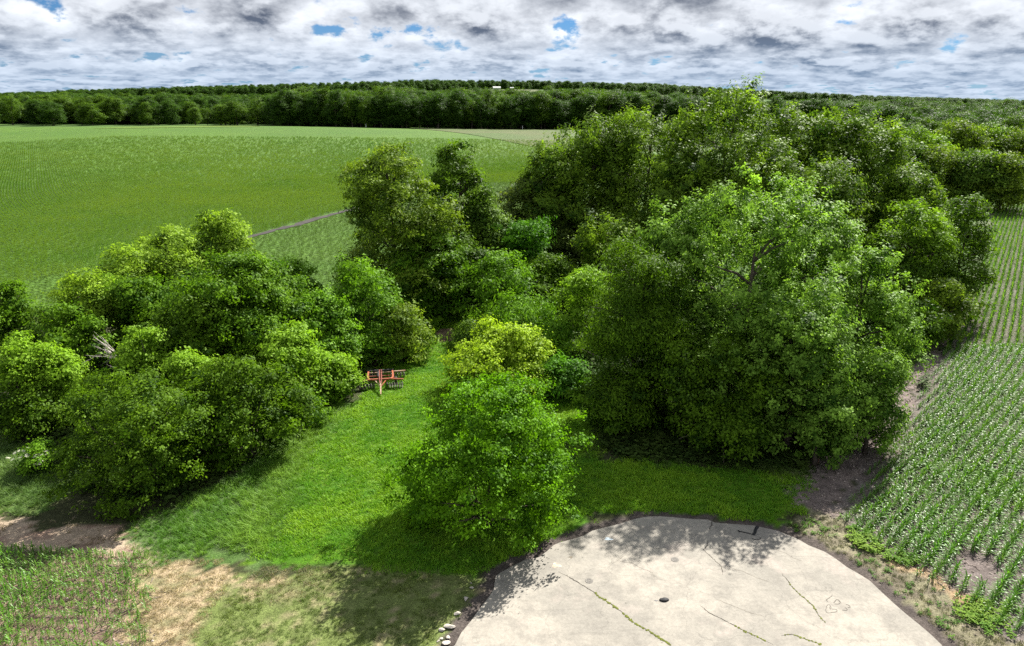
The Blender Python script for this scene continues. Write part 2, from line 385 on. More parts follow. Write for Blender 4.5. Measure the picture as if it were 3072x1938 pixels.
def mesh_obj(name, verts, faces, mat=None, parent=None, tint=None, smooth_shade=False, link=True):
    """faces: (n,3) or (n,4) array, or list of index tuples; tint: one value or RGB per vertex"""
    me = bpy.data.meshes.new(name)
    verts = np.asarray(verts, np.float32)
    if isinstance(faces, np.ndarray) and faces.ndim == 2:
        nf, k = faces.shape
        me.vertices.add(len(verts)); me.vertices.foreach_set('co', verts.ravel())
        me.loops.add(nf * k); me.loops.foreach_set('vertex_index', faces.astype(np.int32).ravel())
        me.polygons.add(nf)
        me.polygons.foreach_set('loop_start', np.arange(0, nf * k, k, dtype=np.int32))
        me.polygons.foreach_set('loop_total', np.full(nf, k, np.int32))
        me.update(calc_edges=True)
    else:
        me.from_pydata(verts.tolist(), [], [tuple(f) for f in faces])
        me.update()
    if tint is not None:
        tint = np.asarray(tint, np.float32)
        if tint.ndim == 1:
            tint = np.repeat(tint[:, None], 3, 1)
        a = me.color_attributes.new('tint', 'FLOAT_COLOR', 'POINT')
        a.data.foreach_set('color', np.concatenate([tint, np.ones((len(tint), 1), np.float32)], 1).ravel())
    if smooth_shade:
        me.polygons.foreach_set('use_smooth', np.ones(len(me.polygons), bool))
    if mat:
        me.materials.append(mat)
    o = bpy.data.objects.new(name, me)
    if link:
        COL.objects.link(o)
    if parent is not None:
        o.parent = parent
    return o


def tag(o, label=None, cat=None, group=None, kind=None):
    if label: o['label'] = label
    if cat: o['category'] = cat
    if group: o['group'] = group
    if kind: o['kind'] = kind
    return o


def empty(name, loc, rz=0.0):
    o = bpy.data.objects.new(name, None)
    o.empty_display_size = 0.3
    o.location = loc
    o.rotation_euler = (0, 0, rz)
    COL.objects.link(o)
    return o


class MB:
    """collects boxes, tubes and lathes into one mesh"""
    def __init__(s):
        s.v = []; s.f = []

    def add(s, vs, fs):
        b = len(s.v); s.v += [tuple(v) for v in vs]; s.f += [tuple(i + b for i in f) for f in fs]; return s

    def box(s, c, size, rz=0.0):
        cx, cy_, cz = c; hx, hy, hz = (d / 2 for d in size); co, si = math.cos(rz), math.sin(rz)
        vs = []
        for z in (-hz, hz):
            for x, y in ((-hx, -hy), (hx, -hy), (hx, hy), (-hx, hy)):
                vs.append((cx + x * co - y * si, cy_ + x * si + y * co, cz + z))
        return s.add(vs, [(3, 2, 1, 0), (4, 5, 6, 7), (0, 1, 5, 4), (1, 2, 6, 5), (2, 3, 7, 6), (3, 0, 4, 7)])

    def tube(s, pts, rad, sides=6, caps=True):
        pts = [Vector(p) for p in pts]
        rad = rad if hasattr(rad, '__len__') else [rad] * len(pts)
        vs, fs = [], []
        ref = None
        for i, p in enumerate(pts):
            d = (pts[min(i + 1, len(pts) - 1)] - pts[max(i - 1, 0)]).normalized()
            if ref is None:
                ref = d.cross(Vector((0, 0, 1)) if abs(d.z) < 0.9 else Vector((1, 0, 0))).normalized()
            ref = (ref - d * ref.dot(d)).normalized()
            b = d.cross(ref)
            for k in range(sides):
                a = 2 * math.pi * (k + 0.5) / sides
                vs.append(p + (ref * math.cos(a) + b * math.sin(a)) * rad[i])
        for i in range(len(pts) - 1):
            for k in range(sides):
                k2 = (k + 1) % sides
                fs.append((i * sides + k, i * sides + k2, (i + 1) * sides + k2, (i + 1) * sides + k))
        if caps:
            fs.append(tuple(reversed(range(sides)))); fs.append(tuple(range((len(pts) - 1) * sides, len(pts) * sides)))
        return s.add(vs, fs)

    def lathe(s, prof, c=(0, 0, 0), axis='z', n=16):
        """prof: list of (radius, height along axis)"""
        vs, fs = [], []
        for r, h in prof:
            for k in range(n):
                a = 2 * math.pi * k / n
                x, y = r * math.cos(a), r * math.sin(a)
                p = (x, y, h) if axis == 'z' else (h, x, y)
                vs.append((c[0] + p[0], c[1] + p[1], c[2] + p[2]))
        m_ = len(prof)
        for i in range(m_ - 1):
            for k in range(n):
                k2 = (k + 1) % n
                fs.append((i * n + k, i * n + k2, (i + 1) * n + k2, (i + 1) * n + k))
        fs.append(tuple(reversed(range(n)))); fs.append(tuple(range((m_ - 1) * n, m_ * n)))
        return s.add(vs, fs)

    def build(s, name, mat, parent=None, smooth_shade=False):
        return mesh_obj(name, s.v, s.f, mat, parent, smooth_shade=smooth_shade)


# ------------------------------------------------------------------ materials
def new_mat(name):
    mt = bpy.data.materials.new(name)
    mt.use_nodes = True
    nt = mt.node_tree
    nt.nodes.clear()
    out = nt.nodes.new('ShaderNodeOutputMaterial')
    return mt, nt, out


def node(nt, typ, **kw):
    n = nt.nodes.new(typ)
    for k, v in kw.items():
        if k.startswith('i_'):
            n.inputs[k[2:].replace('_', ' ')].default_value = v
        else:
            setattr(n, k, v)
    return n


def n_mix(nt, f, a, b, blend='MIX'):
    n = nt.nodes.new('ShaderNodeMix')
    n.data_type = 'RGBA'; n.blend_type = blend
    for s, v in ((n.inputs[0], f), (n.inputs[6], a), (n.inputs[7], b)):
        if isinstance(v, (int, float)):
            s.default_value = v
        elif isinstance(v, tuple):
            s.default_value = (*v, 1) if len(v) == 3 else v
        else:
            nt.links.new(v, s)
    return n.outputs[2]


def n_noise(nt, scale, detail=4, rough=0.6, vec=None, w=None):
    n = nt.nodes.new('ShaderNodeTexNoise')
    n.inputs['Scale'].default_value = scale
    n.inputs['Detail'].default_value = detail
    n.inputs['Roughness'].default_value = rough
    if vec is None:
        g = nt.nodes.new('ShaderNodeNewGeometry')
        vec = g.outputs['Position']
    nt.links.new(vec, n.inputs['Vector'])
    return n.outputs['Fac']


def n_range(nt, v, a, b, c=0.0, d=1.0):
    n = nt.nodes.new('ShaderNodeMapRange')
    n.interpolation_type = 'SMOOTHSTEP'
    for i, x in zip((1, 2, 3, 4), (a, b, c, d)):
        n.inputs[i].default_value = x
    nt.links.new(v, n.inputs[0])
    return n.outputs[0]


def leaf_mat(name, c0, c1, trans=0.34, rough=0.55, spec=0.07, instancer=False, tcol=1.5):
    """two-tone leaf with light passing through; 'tint' chooses between the two tones"""
    mt, nt, out = new_mat(name)
    at = node(nt, 'ShaderNodeAttribute', attribute_name='tint')
    if instancer:
        at.attribute_type = 'INSTANCER'
    geo = node(nt, 'ShaderNodeNewGeometry')
    add = node(nt, 'ShaderNodeMath', operation='MULTIPLY_ADD')
    nt.links.new(geo.outputs['Random Per Island'], add.inputs[0])
    add.inputs[1].default_value = 0.36
    sub = node(nt, 'ShaderNodeMath', operation='SUBTRACT')
    nt.links.new(at.outputs['Fac'], sub.inputs[0]); sub.inputs[1].default_value = 0.18
    nt.links.new(sub.outputs[0], add.inputs[2])
    add.use_clamp = True
    col = n_mix(nt, add.outputs[0], c0, c1)
    p = node(nt, 'ShaderNodeBsdfPrincipled')
    p.inputs['Roughness'].default_value = rough
    p.inputs['Specular IOR Level'].default_value = spec
    nt.links.new(col, p.inputs['Base Color'])
    t = node(nt, 'ShaderNodeBsdfTranslucent')
    tc = n_mix(nt, 1.0, col, (tcol, tcol * 1.05, tcol * 0.55), 'MULTIPLY')
    nt.links.new(tc, t.inputs['Color'])
    mx = node(nt, 'ShaderNodeMixShader')
    mx.inputs[0].default_value = trans
    nt.links.new(p.outputs[0], mx.inputs[1]); nt.links.new(t.outputs[0], mx.inputs[2])
    nt.links.new(mx.outputs[0], out.inputs[0])
    return mt


def blade_mat(name, trans=0.35, rough=0.45, spec=0.4, point=False):
    """grass and crop leaves: colour comes from the plant's own 'tint'"""
    mt, nt, out = new_mat(name)
    at = node(nt, 'ShaderNodeAttribute', attribute_name='tint')
    if not point:
        at.attribute_type = 'INSTANCER'
    geo = node(nt, 'ShaderNodeNewGeometry')
    r = n_range(nt, geo.outputs['Random Per Island'], 0, 1, 0.72, 1.28)
    col = n_mix(nt, 1.0, at.outputs['Color'], r, 'MULTIPLY')
    p = node(nt, 'ShaderNodeBsdfPrincipled')
    p.inputs['Roughness'].default_value = rough
    p.inputs['Specular IOR Level'].default_value = spec
    nt.links.new(col, p.inputs['Base Color'])
    t = node(nt, 'ShaderNodeBsdfTranslucent')
    tc = n_mix(nt, 1.0, col, (1.25, 1.3, 0.7), 'MULTIPLY')
    nt.links.new(tc, t.inputs['Color'])
    mx = node(nt, 'ShaderNodeMixShader')
    mx.inputs[0].default_value = trans
    nt.links.new(p.outputs[0], mx.inputs[1]); nt.links.new(t.outputs[0], mx.inputs[2])
    nt.links.new(mx.outputs[0], out.inputs[0])
    return mt


def plain_mat(name, c, rough=0.7, var=0.25, scale=3.0, metal=0.0, spec=0.3, c2=None, bump=0.0, bscale=None):
    mt, nt, out = new_mat(name)
    tc = node(nt, 'ShaderNodeTexCoord')
    nz = n_noise(nt, scale, 5, 0.65, tc.outputs['Object'])
    c2 = c2 or tuple(v * (1 - var) for v in c)
    col = n_mix(nt, n_range(nt, nz, 0.35, 0.65), c, c2)
    p = node(nt, 'ShaderNodeBsdfPrincipled')
    p.inputs['Roughness'].default_value = rough
    p.inputs['Metallic'].default_value = metal
    p.inputs['Specular IOR Level'].default_value = spec
    nt.links.new(col, p.inputs['Base Color'])
    if bump:
        b = node(nt, 'ShaderNodeBump')
        b.inputs['Strength'].default_value = bump
        b.inputs['Distance'].default_value = 0.05
        nt.links.new(n_noise(nt, bscale or scale * 6, 4, 0.7, tc.outputs['Object']), b.inputs['Height'])
        nt.links.new(b.outputs[0], p.inputs['Normal'])
    nt.links.new(p.outputs[0], out.inputs[0])
    return mt


LEAF = {
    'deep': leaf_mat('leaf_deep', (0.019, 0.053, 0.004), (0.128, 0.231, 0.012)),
    'mid': leaf_mat('leaf_mid', (0.024, 0.072, 0.005), (0.142, 0.268, 0.013)),
    'midgrey': leaf_mat('leaf_midgrey', (0.029, 0.070, 0.009), (0.154, 0.254, 0.028)),
    'bright': leaf_mat('leaf_bright', (0.031, 0.090, 0.005), (0.164, 0.324, 0.017)),
    'emerald': leaf_mat('leaf_emerald', (0.022, 0.080, 0.005), (0.100, 0.245, 0.014)),
    'vivid': leaf_mat('leaf_vivid', (0.026, 0.084, 0.003), (0.161, 0.347, 0.009)),
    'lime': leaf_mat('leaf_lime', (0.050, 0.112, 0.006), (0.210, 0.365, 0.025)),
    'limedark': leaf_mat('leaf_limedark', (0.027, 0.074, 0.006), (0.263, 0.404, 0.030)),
    'limeolive': leaf_mat('leaf_limeolive', (0.032, 0.078, 0.007), (0.192, 0.330, 0.021)),
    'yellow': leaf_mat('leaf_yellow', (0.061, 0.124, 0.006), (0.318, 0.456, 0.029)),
    'olive': leaf_mat('leaf_olive', (0.033, 0.074, 0.007), (0.195, 0.286, 0.023)),
    'grey': leaf_mat('leaf_grey', (0.026, 0.050, 0.010), (0.125, 0.172, 0.028)),
    'maple': leaf_mat('leaf_maple', (0.023, 0.068, 0.006), (0.276, 0.462, 0.061)),
    'mapledark': leaf_mat('leaf_mapledark', (0.024, 0.067, 0.006), (0.198, 0.310, 0.024)),
    'far': leaf_mat('leaf_far', (0.013, 0.036, 0.005), (0.068, 0.141, 0.013)),
    'farlight': leaf_mat('leaf_farlight', (0.024, 0.061, 0.006), (0.116, 0.202, 0.015)),
    'flower': leaf_mat('flower', (0.520, 0.500, 0.380), (0.680, 0.660, 0.560), trans=0.3),
}
BARK = plain_mat('bark', (0.11, 0.085, 0.065), 0.9, 0.45, 4.0, bump=0.5)
DEADWOOD = plain_mat('dead_wood', (0.42, 0.38, 0.33), 0.85, 0.35, 5.0)


def ground_mat():
    mt, nt, out = new_mat('ground')
    at = node(nt, 'ShaderNodeAttribute', attribute_name='tint')
    n1 = n_range(nt, n_noise(nt, 1.3, 6, 0.7), 0.3, 0.7, 0.72, 1.25)
    n2 = n_range(nt, n_noise(nt, 9.0, 5, 0.75), 0.3, 0.7, 0.6, 1.35)
    c = n_mix(nt, 1.0, at.outputs['Color'], n1, 'MULTIPLY')
    c = n_mix(nt, 1.0, c, n2, 'MULTIPLY')
    p = node(nt, 'ShaderNodeBsdfPrincipled')
    p.inputs['Roughness'].default_value = 0.95
    p.inputs['Specular IOR Level'].default_value = 0.1
    nt.links.new(c, p.inputs['Base Color'])
    b = node(nt, 'ShaderNodeBump')
    b.inputs['Strength'].default_value = 0.8; b.inputs['Distance'].default_value = 0.12
    nt.links.new(n_noise(nt, 6.0, 5, 0.75), b.inputs['Height'])
    nt.links.new(b.outputs[0], p.inputs['Normal'])
    nt.links.new(p.outputs[0], out.inputs[0])
    return mt


def field_mat(name, a, b_, c3, patch=0.012, fine=1.6, row_az=None):
    """crop seen from afar: broad patches of vigour, fine leafy grain"""
    mt, nt, out = new_mat(name)
    geo = node(nt, 'ShaderNodeNewGeometry')
    big = n_range(nt, n_noise(nt, patch, 3, 0.5), 0.36, 0.64)
    mid_ = n_range(nt, n_noise(nt, patch * 7, 4, 0.6), 0.3, 0.7)
    fin = n_range(nt, n_noise(nt, fine, 5, 0.8), 0.28, 0.72, 0.45, 1.5)
    c = n_mix(nt, big, a, b_)
    mm = node(nt, 'ShaderNodeMath', operation='MULTIPLY'); mm.inputs[1].default_value = 0.45
    nt.links.new(mid_, mm.inputs[0])
    c = n_mix(nt, mm.outputs[0], c, c3)
    c = n_mix(nt, 1.0, c, fin, 'MULTIPLY')
    p = node(nt, 'ShaderNodeBsdfPrincipled')
    p.inputs['Roughness'].default_value = 0.8
    p.inputs['Specular IOR Level'].default_value = 0.15
    nt.links.new(c, p.inputs['Base Color'])
    bp = node(nt, 'ShaderNodeBump')
    bp.inputs['Strength'].default_value = 0.9; bp.inputs['Distance'].default_value = 0.5
    nt.links.new(n_noise(nt, fine, 4, 0.8), bp.inputs['Height'])
    nt.links.new(bp.outputs[0], p.inputs['Normal'])
    nt.links.new(p.outputs[0], out.inputs[0])
    return mt


def concrete_mat():
    mt, nt, out = new_mat('concrete')
    n1 = n_range(nt, n_noise(nt, 0.17, 6, 0.6), 0.40, 0.60)
    n2 = n_range(nt, n_noise(nt, 0.75, 8, 0.72), 0.42, 0.66)
    n3 = n_range(nt, n_noise(nt, 7.0, 6, 0.85), 0.3, 0.7, 0.80, 1.13)
    c = n_mix(nt, n1, (0.295, 0.270, 0.230), (0.230, 0.213, 0.184))
    h = node(nt, 'ShaderNodeMath', operation='MULTIPLY'); h.inputs[1].default_value = 0.55
    nt.links.new(n2, h.inputs[0])
    c = n_mix(nt, h.outputs[0], c, (0.158, 0.146, 0.128))
    # pinkish and paler worn areas
    n5 = n_range(nt, n_noise(nt, 0.33, 4, 0.6), 0.55, 0.68, 0.0, 0.5)
    c = n_mix(nt, n5, c, (0.325, 0.280, 0.245))
    # rubbed streaks from wheels
    tc = node(nt, 'ShaderNodeNewGeometry')
    mp = node(nt, 'ShaderNodeMapping'); mp.inputs['Rotation'].default_value = (0, 0, 0.9); mp.inputs['Scale'].default_value = (0.25, 3.2, 1)
    nt.links.new(tc.outputs['Position'], mp.inputs['Vector'])
    n6 = n_range(nt, n_noise(nt, 1.0, 5, 0.7, mp.outputs[0]), 0.54, 0.72, 1.0, 0.86)
    v = node(nt, 'ShaderNodeTexVoronoi'); v.inputs['Scale'].default_value = 0.8
    nt.links.new(tc.outputs['Position'], v.inputs['Vector'])
    sp = n_range(nt, v.outputs['Distance'], 0.025, 0.05, 0.5, 1.0)
    # hairline crazing
    v2 = node(nt, 'ShaderNodeTexVoronoi', feature='DISTANCE_TO_EDGE'); v2.inputs['Scale'].default_value = 0.28
    wv = node(nt, 'ShaderNodeVectorMath', operation='ADD')
    nn = node(nt, 'ShaderNodeTexNoise'); nn.inputs['Scale'].default_value = 1.2; nn.inputs['Detail'].default_value = 5
    nt.links.new(tc.outputs['Position'], nn.inputs['Vector'])
    nt.links.new(tc.outputs['Position'], wv.inputs[0]); nt.links.new(nn.outputs['Color'], wv.inputs[1])
    nt.links.new(wv.outputs[0], v2.inputs['Vector'])
    cr = n_range(nt, v2.outputs['Distance'], 0.001, 0.008, 0.80, 1.0)
    for k in (n3, n6, sp, cr):
        c = n_mix(nt, 1.0, c, k, 'MULTIPLY')
    p = node(nt, 'ShaderNodeBsdfPrincipled')
    p.inputs['Roughness'].default_value = 0.85
    p.inputs['Specular IOR Level'].default_value = 0.25
    nt.links.new(c, p.inputs['Base Color'])
    b = node(nt, 'ShaderNodeBump'); b.inputs['Strength'].default_value = 0.3; b.inputs['Distance'].default_value = 0.03
    nt.links.new(n_noise(nt, 5.0, 5, 0.8), b.inputs['Height'])
    nt.links.new(b.outputs[0], p.inputs['Normal'])
    nt.links.new(p.outputs[0], out.inputs[0])
    return mt


BLADE = blade_mat('grass_blade', spec=0.2, rough=0.55)
WEEDM = blade_mat('weed_leaf', spec=0.1, rough=0.7)
CORN = blade_mat('corn_leaf', trans=0.3, rough=0.42, spec=0.24)
ROWM = blade_mat('far_crop_leaf', trans=0.4, rough=0.7, spec=0.05)
CORN_P = blade_mat('corn_leaf_single', trans=0.3, rough=0.42, spec=0.24, point=True)

# ------------------------------------------------------------------ ground
C_LUSH = (0.050, 0.125, 0.008); C_TALL = (0.064, 0.115, 0.028); C_STRAW = (0.326, 0.252, 0.155)
C_PINK = (0.252, 0.174, 0.130); C_SOILL = (0.141, 0.100, 0.074); C_SOILR = (0.126, 0.104, 0.095)
C_MULCH = (0.185, 0.148, 0.132); C_STRIP = (0.137, 0.118, 0.085); C_LITTER = (0.045, 0.050, 0.022)
C_LAWN = (0.120, 0.152, 0.046); C_WEED = (0.095, 0.205, 0.018); C_DIRT = (0.078, 0.065, 0.058)
C_ORANGE = (0.318, 0.211, 0.122); C_BARE = (0.122, 0.100, 0.092); C_GREENFAR = (0.060, 0.110, 0.025)


def zone_colour(x, y):
    """true colour of the ground cover at a place"""
    x = np.asarray(x, float); y = np.asarray(y, float)
    wx = x + (fbm(x * 0.55, y * 0.55, 11) - 0.5) * 3.0 + (fbm(x * 2.3, y * 2.3, 12) - 0.5) * 0.9
    wy = y + (fbm(x * 0.55, y * 0.55, 21) - 0.5) * 3.0 + (fbm(x * 2.3, y * 2.3, 22) - 0.5) * 0.9
    c = np.empty(x.shape + (3,)); c[:] = C_LITTER
    fn = fbm(x * 0.8, y * 0.8, 31)[..., None]
    fn2 = fbm(x * 2.2, y * 2.2, 37)[..., None]

    def put(poly, col, col2=None, lo=0.4, hi=0.6, n=fn):
        mk = inside(wx, wy, poly)
        v = np.array(col) if col2 is None else np.array(col) + (np.array(col2) - np.array(col)) * smooth((n - lo) / (hi - lo))
        v = np.broadcast_to(v, c.shape)
        c[mk] = v[mk]
    far = (y > 100) | (np.abs(x) > 62) | (y < 24)
    c[far] = C_GREENFAR
    put(Z_MEADOW, C_TALL, (0.10, 0.14, 0.04))
    put(Z_LUSH, C_LUSH, (0.085, 0.160, 0.012))
    put(Z_TALL, C_TALL, (0.085, 0.125, 0.045))
    put(Z_LAWN, C_LAWN, (0.252, 0.207, 0.126), 0.54, 0.85, fn2)
    put(Z_STRAW_B, (0.120, 0.140, 0.050), C_STRAW, 0.46, 0.75)
    put(Z_CORN_LEFT, C_SOILL, (0.200, 0.141, 0.107))
    put(Z_STRAW, C_STRAW, (0.185, 0.170, 0.089), 0.5, 0.7, fn2)
    put(Z_PINK, C_PINK, (0.340, 0.266, 0.192))
    put(Z_VERGE, (0.10, 0.16, 0.03), (0.15, 0.19, 0.05))
    put(Z_CORN_RIGHT, C_SOILR, (0.155, 0.133, 0.122))
    put(Z_MULCH, C_MULCH, (0.137, 0.111, 0.100), 0.4, 0.6, fn2)
    put(Z_STRIP, C_STRIP, (0.192, 0.178, 0.111), 0.4, 0.65, fn2)
    put(Z_ORANGE, C_ORANGE, (0.266, 0.192, 0.118), 0.4, 0.6, fn2)
    put(Z_BARE, C_BARE, (0.178, 0.148, 0.137), 0.4, 0.6, fn2)
    put(Z_BARE_PATH, (0.118, 0.081, 0.052), (0.178, 0.133, 0.081))
    d = dist_to(x, y, Z_PAD) + (fbm(x * 1.7, y * 1.7, 41) - 0.5) * 1.1
    mk = (d < 0.85) & (y > 25)
    c[mk] = np.array(C_DIRT) * (0.8 + 0.5 * fn2[mk])
    return c


def axis(lo, f0, f1, hi, step, grow):
    a = list(np.arange(f0, f1 + 1e-6, step))
    s, v = step, f1
    while v < hi:
        s = min(s * grow, 160); v += s; a.append(v)
    s, v = step, f0
    while v > lo:
        s = min(s * grow, 160); v -= s; a.insert(0, v)
    return np.array(a)


gx = axis(-5200, -40, 44, 5200, 0.42, 1.16)
gy = axis(-260, 25, 92, 6800, 0.42, 1.12)
X, Y = np.meshgrid(gx, gy)
zz = terrain(X, Y) + 0.05 * (fbm(X * 0.4, Y * 0.4, 3) - 0.5) * (Y < 200)
onpad = inside(X, Y, Z_PAD) | (dist_to(X, Y, Z_PAD) < 0.6)
zz = np.where(onpad, -0.03, zz)
V = np.stack([X, Y, zz], -1).reshape(-1, 3)
nx, ny = len(gx), len(gy)
ii, jj = np.meshgrid(np.arange(nx - 1), np.arange(ny - 1))
q = (jj * nx + ii).ravel()
F = np.stack([q, q + 1, q + nx + 1, q + nx], 1)
ground = mesh_obj('ground', V, F, ground_mat(), tint=zone_colour(X, Y).reshape(-1, 3), smooth_shade=True)
tag(ground, 'gently rolling ground of grass, soil and leaf litter under the scene', kind='structure')


def ruled(name, near, far, mat, lift, nu=90, nv=90, tintf=None, label=None):
    near = np.array(near, float); far = np.array(far, float)
    u = np.linspace(0, 1, nu)
    def rs(p):
        d = np.r_[0, np.cumsum(np.hypot(*np.diff(p, axis=0).T))]; d /= d[-1]
        return np.stack([np.interp(u, d, p[:, 0]), np.interp(u, d, p[:, 1])], 1)
    a, b = rs(near), rs(far)
    v = np.linspace(0, 1, nv)[:, None, None] ** 1.5
    P_ = a[None] * (1 - v) + b[None] * v
    x, y = P_[..., 0], P_[..., 1]
    z = terrain(x, y) + lift
    i_, j_ = np.meshgrid(np.arange(nu - 1), np.arange(nv - 1))
    q_ = (j_ * nu + i_).ravel()
    t = tintf(x, y).reshape(-1, 3) if tintf else np.ones((nu * nv, 3))
    o = mesh_obj(name, np.stack([x, y, z], -1).reshape(-1, 3), np.stack([q_, q_ + 1, q_ + nu + 1, q_ + nu], 1), mat, tint=t, smooth_shade=True)
    return tag(o, label, kind='structure')


FIELD_NEAR = [(-360, 50), (-150, 80), (-78, 88), (-55, 93), (-42, 96), (-30, 97), (-18, 101), (-8, 112), (8, 128), (30, 150), (60, 190), (95, 260)]
FIELD_FAR = [(-640, 600), (-430, 555), (-310, 540), (-200, 535), (-120, 530), (-60, 535), (0, 540), (40, 543), (70, 545), (95, 547), (120, 550), (150, 552)]
crop_far_mat = field_mat('young_crop', (0.050, 0.112, 0.011), (0.066, 0.134, 0.012), (0.074, 0.130, 0.017), 0.010, 1.3)
ruled('crop_field', FIELD_NEAR, FIELD_FAR, crop_far_mat, 0.10, label='wide green field of young crop beyond the left thicket')
ruled('hay_field', [(10, 366), (40, 352), (75, 350), (110, 352)], [(-72, 530), (-10, 535), (60, 540), (125, 545)],
      field_mat('hay', (0.062, 0.098, 0.022), (0.085, 0.095, 0.034), (0.055, 0.092, 0.022), 0.02, 1.2), 0.28, 40, 40, label='olive brown field strip beyond the green crop field')
ruled('sunlit_crest_patch', [(-262, 470), (-225, 462), (-190, 466), (-165, 480)], [(-262, 505), (-225, 512), (-190, 512), (-165, 500)],  # sunlight on the crest, painted as a sheet of paler, yellower crop colour
      field_mat('yellowing_crop', (0.10, 0.155, 0.018), (0.085, 0.145, 0.018), (0.09, 0.145, 0.02), 0.03, 1.2), 0.26, 30, 20, label='sunlight painted as a paler patch on the crest of the green field')


def ribbon(name, pts, width, mat, z, parent=None, jitter=0.0, step=0.25, seed=0, taper=True, drape=False):
    rng = np.random.default_rng(seed)
    p = np.array(pts, float)
    d = np.r_[0, np.cumsum(np.hypot(*np.diff(p, axis=0).T))]
    n = max(3, int(d[-1] / step))
    s = np.linspace(0, d[-1], n)
    x = np.interp(s, d, p[:, 0]); y = np.interp(s, d, p[:, 1])
    x = x + rng.normal(0, jitter, n); y = y + rng.normal(0, jitter, n)
    tx, ty = np.gradient(x), np.gradient(y); l = np.hypot(tx, ty) + 1e-9
    nxv, nyv = -ty / l, tx / l
    w = width * rng.uniform(0.55, 1.35, n) / 2
    if taper:
        w = w * np.clip(np.minimum(s, d[-1] - s) / (0.12 * d[-1] + 1e-6), 0.3, 1)
    zz_ = z + (terrain(x, y) if drape else 0)
    v = np.concatenate([np.stack([x + nxv * w, y + nyv * w, zz_ + 0 * x], 1), np.stack([x - nxv * w, y - nyv * w, zz_ + 0 * x], 1)])
    k = np.arange(n - 1)
    return mesh_obj(name, v, np.stack([k, k + 1, k + 1 + n, k + n], 1)[:, ::-1], mat, parent)


tag(ribbon('dirt_track', [(-53.5, 140), (-51.5, 145), (-47, 158), (-42, 174), (-36, 190), (-26, 214), (-14, 240)], 1.9,
           plain_mat('track_soil', (0.045, 0.038, 0.036), 0.95, 0.35, 0.4), 0.2, jitter=0.25, step=2.0, seed=3, taper=False, drape=True),
    'narrow strip of bare soil crossing the green field', kind='structure')

# ------------------------------------------------------------------ concrete pad with its cracks, moss and scratched writing
PAD_TOP = 0.07
n = len(Z_PAD)
pad = mesh_obj('concrete_pad', [(x, y, PAD_TOP) for x, y in Z_PAD] + [(x, y, -0.25) for x, y in Z_PAD],
               [tuple(range(n))[::-1], tuple(range(n, 2 * n))] + [(i, (i + 1) % n, n + (i + 1) % n, n + i) for i in range(n)], concrete_mat())
bm_ = pad.data
import bmesh
bb = bmesh.new(); bb.from_mesh(bm_)
bmesh.ops.recalc_face_normals(bb, faces=bb.faces)
bmesh.ops.triangulate(bb, faces=[f for f in bb.faces if len(f.verts) > 4])
bb.to_mesh(bm_); bb.free()
tag(pad, 'pale weathered concrete pad with mossy cracks at lower right', kind='structure')

CRACK = plain_mat('crack', (0.050, 0.043, 0.033), 0.95, 0.4, 6)
PALE_CRACK = plain_mat('hairline_crack', (0.17, 0.145, 0.115), 0.95, 0.3, 6)
MOSS = plain_mat('moss', (0.13, 0.15, 0.02), 0.95, 0.5, 8)
PAINT = plain_mat('scratched_mark', (0.11, 0.098, 0.082), 0.9, 0.25, 6)
WHEN = {'main': 0.055, 'right': 0.05, 'low_b': 0.05, 'low_c': 0.05, 'left_low': 0.05, 'upper': 0.06, 'mid': 0.04}
for k, (nm, pts) in enumerate(CRACKS.items()):
    pale = nm in ('pale', 'horiz', 'fine', 'mid2', 'low_a')
    ribbon('crack', pts, WHEN.get(nm, 0.022), PALE_CRACK if pale else CRACK, PAD_TOP + 0.004, pad, 0.018, 0.1, k)


def moss_strip(pts, dens, rad, seed, skip=0.0):
    rng = np.random.default_rng(seed)
    p = np.array(pts, float)
    d = np.r_[0, np.cumsum(np.hypot(*np.diff(p, axis=0).T))]
    n_ = int(d[-1] * dens)
    s = np.sort(rng.uniform(0, d[-1], n_))
    s = s[vnoise(s * 1.3, s * 0 + seed, seed) > skip]
    x = np.interp(s, d, p[:, 0]) + rng.normal(0, rad * 0.5, len(s)); y = np.interp(s, d, p[:, 1]) + rng.normal(0, rad * 0.5, len(s))
    r = rad * rng.uniform(0.5, 1.5, len(s))
    base = np.array([(1, 0, 0), (0.3, 0.95, 0), (-0.8, 0.6, 0), (-0.8, -0.6, 0), (0.3, -0.95, 0), (0, 0, 0.6)])
    vs = (base[None] * r[:, None, None]) + np.stack([x, y, x * 0 + PAD_TOP + 0.006], 1)[:, None]
    tri = np.array([(0, 1, 5), (1, 2, 5), (2, 3, 5), (3, 4, 5), (4, 0, 5)])
    f = (tri[None] + (np.arange(len(s)) * 6)[:, None, None]).reshape(-1, 3)
    return tag(mesh_obj('moss', vs.reshape(-1, 3), f, MOSS, pad, smooth_shade=True), 'green moss filling a crack', kind='stuff')


moss_strip(CRACKS['main'][4:], 16, 0.065, 1, 0.18)
moss_strip(CRACKS['right'][1:], 12, 0.045, 2, 0.3)
moss_strip(CRACKS['low_b'][3:], 14, 0.055, 3, 0.25)
moss_strip(CRACKS['low_c'], 14, 0.055, 4, 0.25)
moss_strip(CRACKS['left_low'], 14, 0.06, 5, 0.1)
for nm, strokes in WRITING.items():
    holder = None
    for k, st in enumerate(strokes):
        r = ribbon('painted_' + nm, st, 0.034 if nm in ('letter_l', 'letter_d', 'numeral') else 0.026, PAINT, PAD_TOP + 0.008, pad, 0.0, 0.03, k, taper=False)

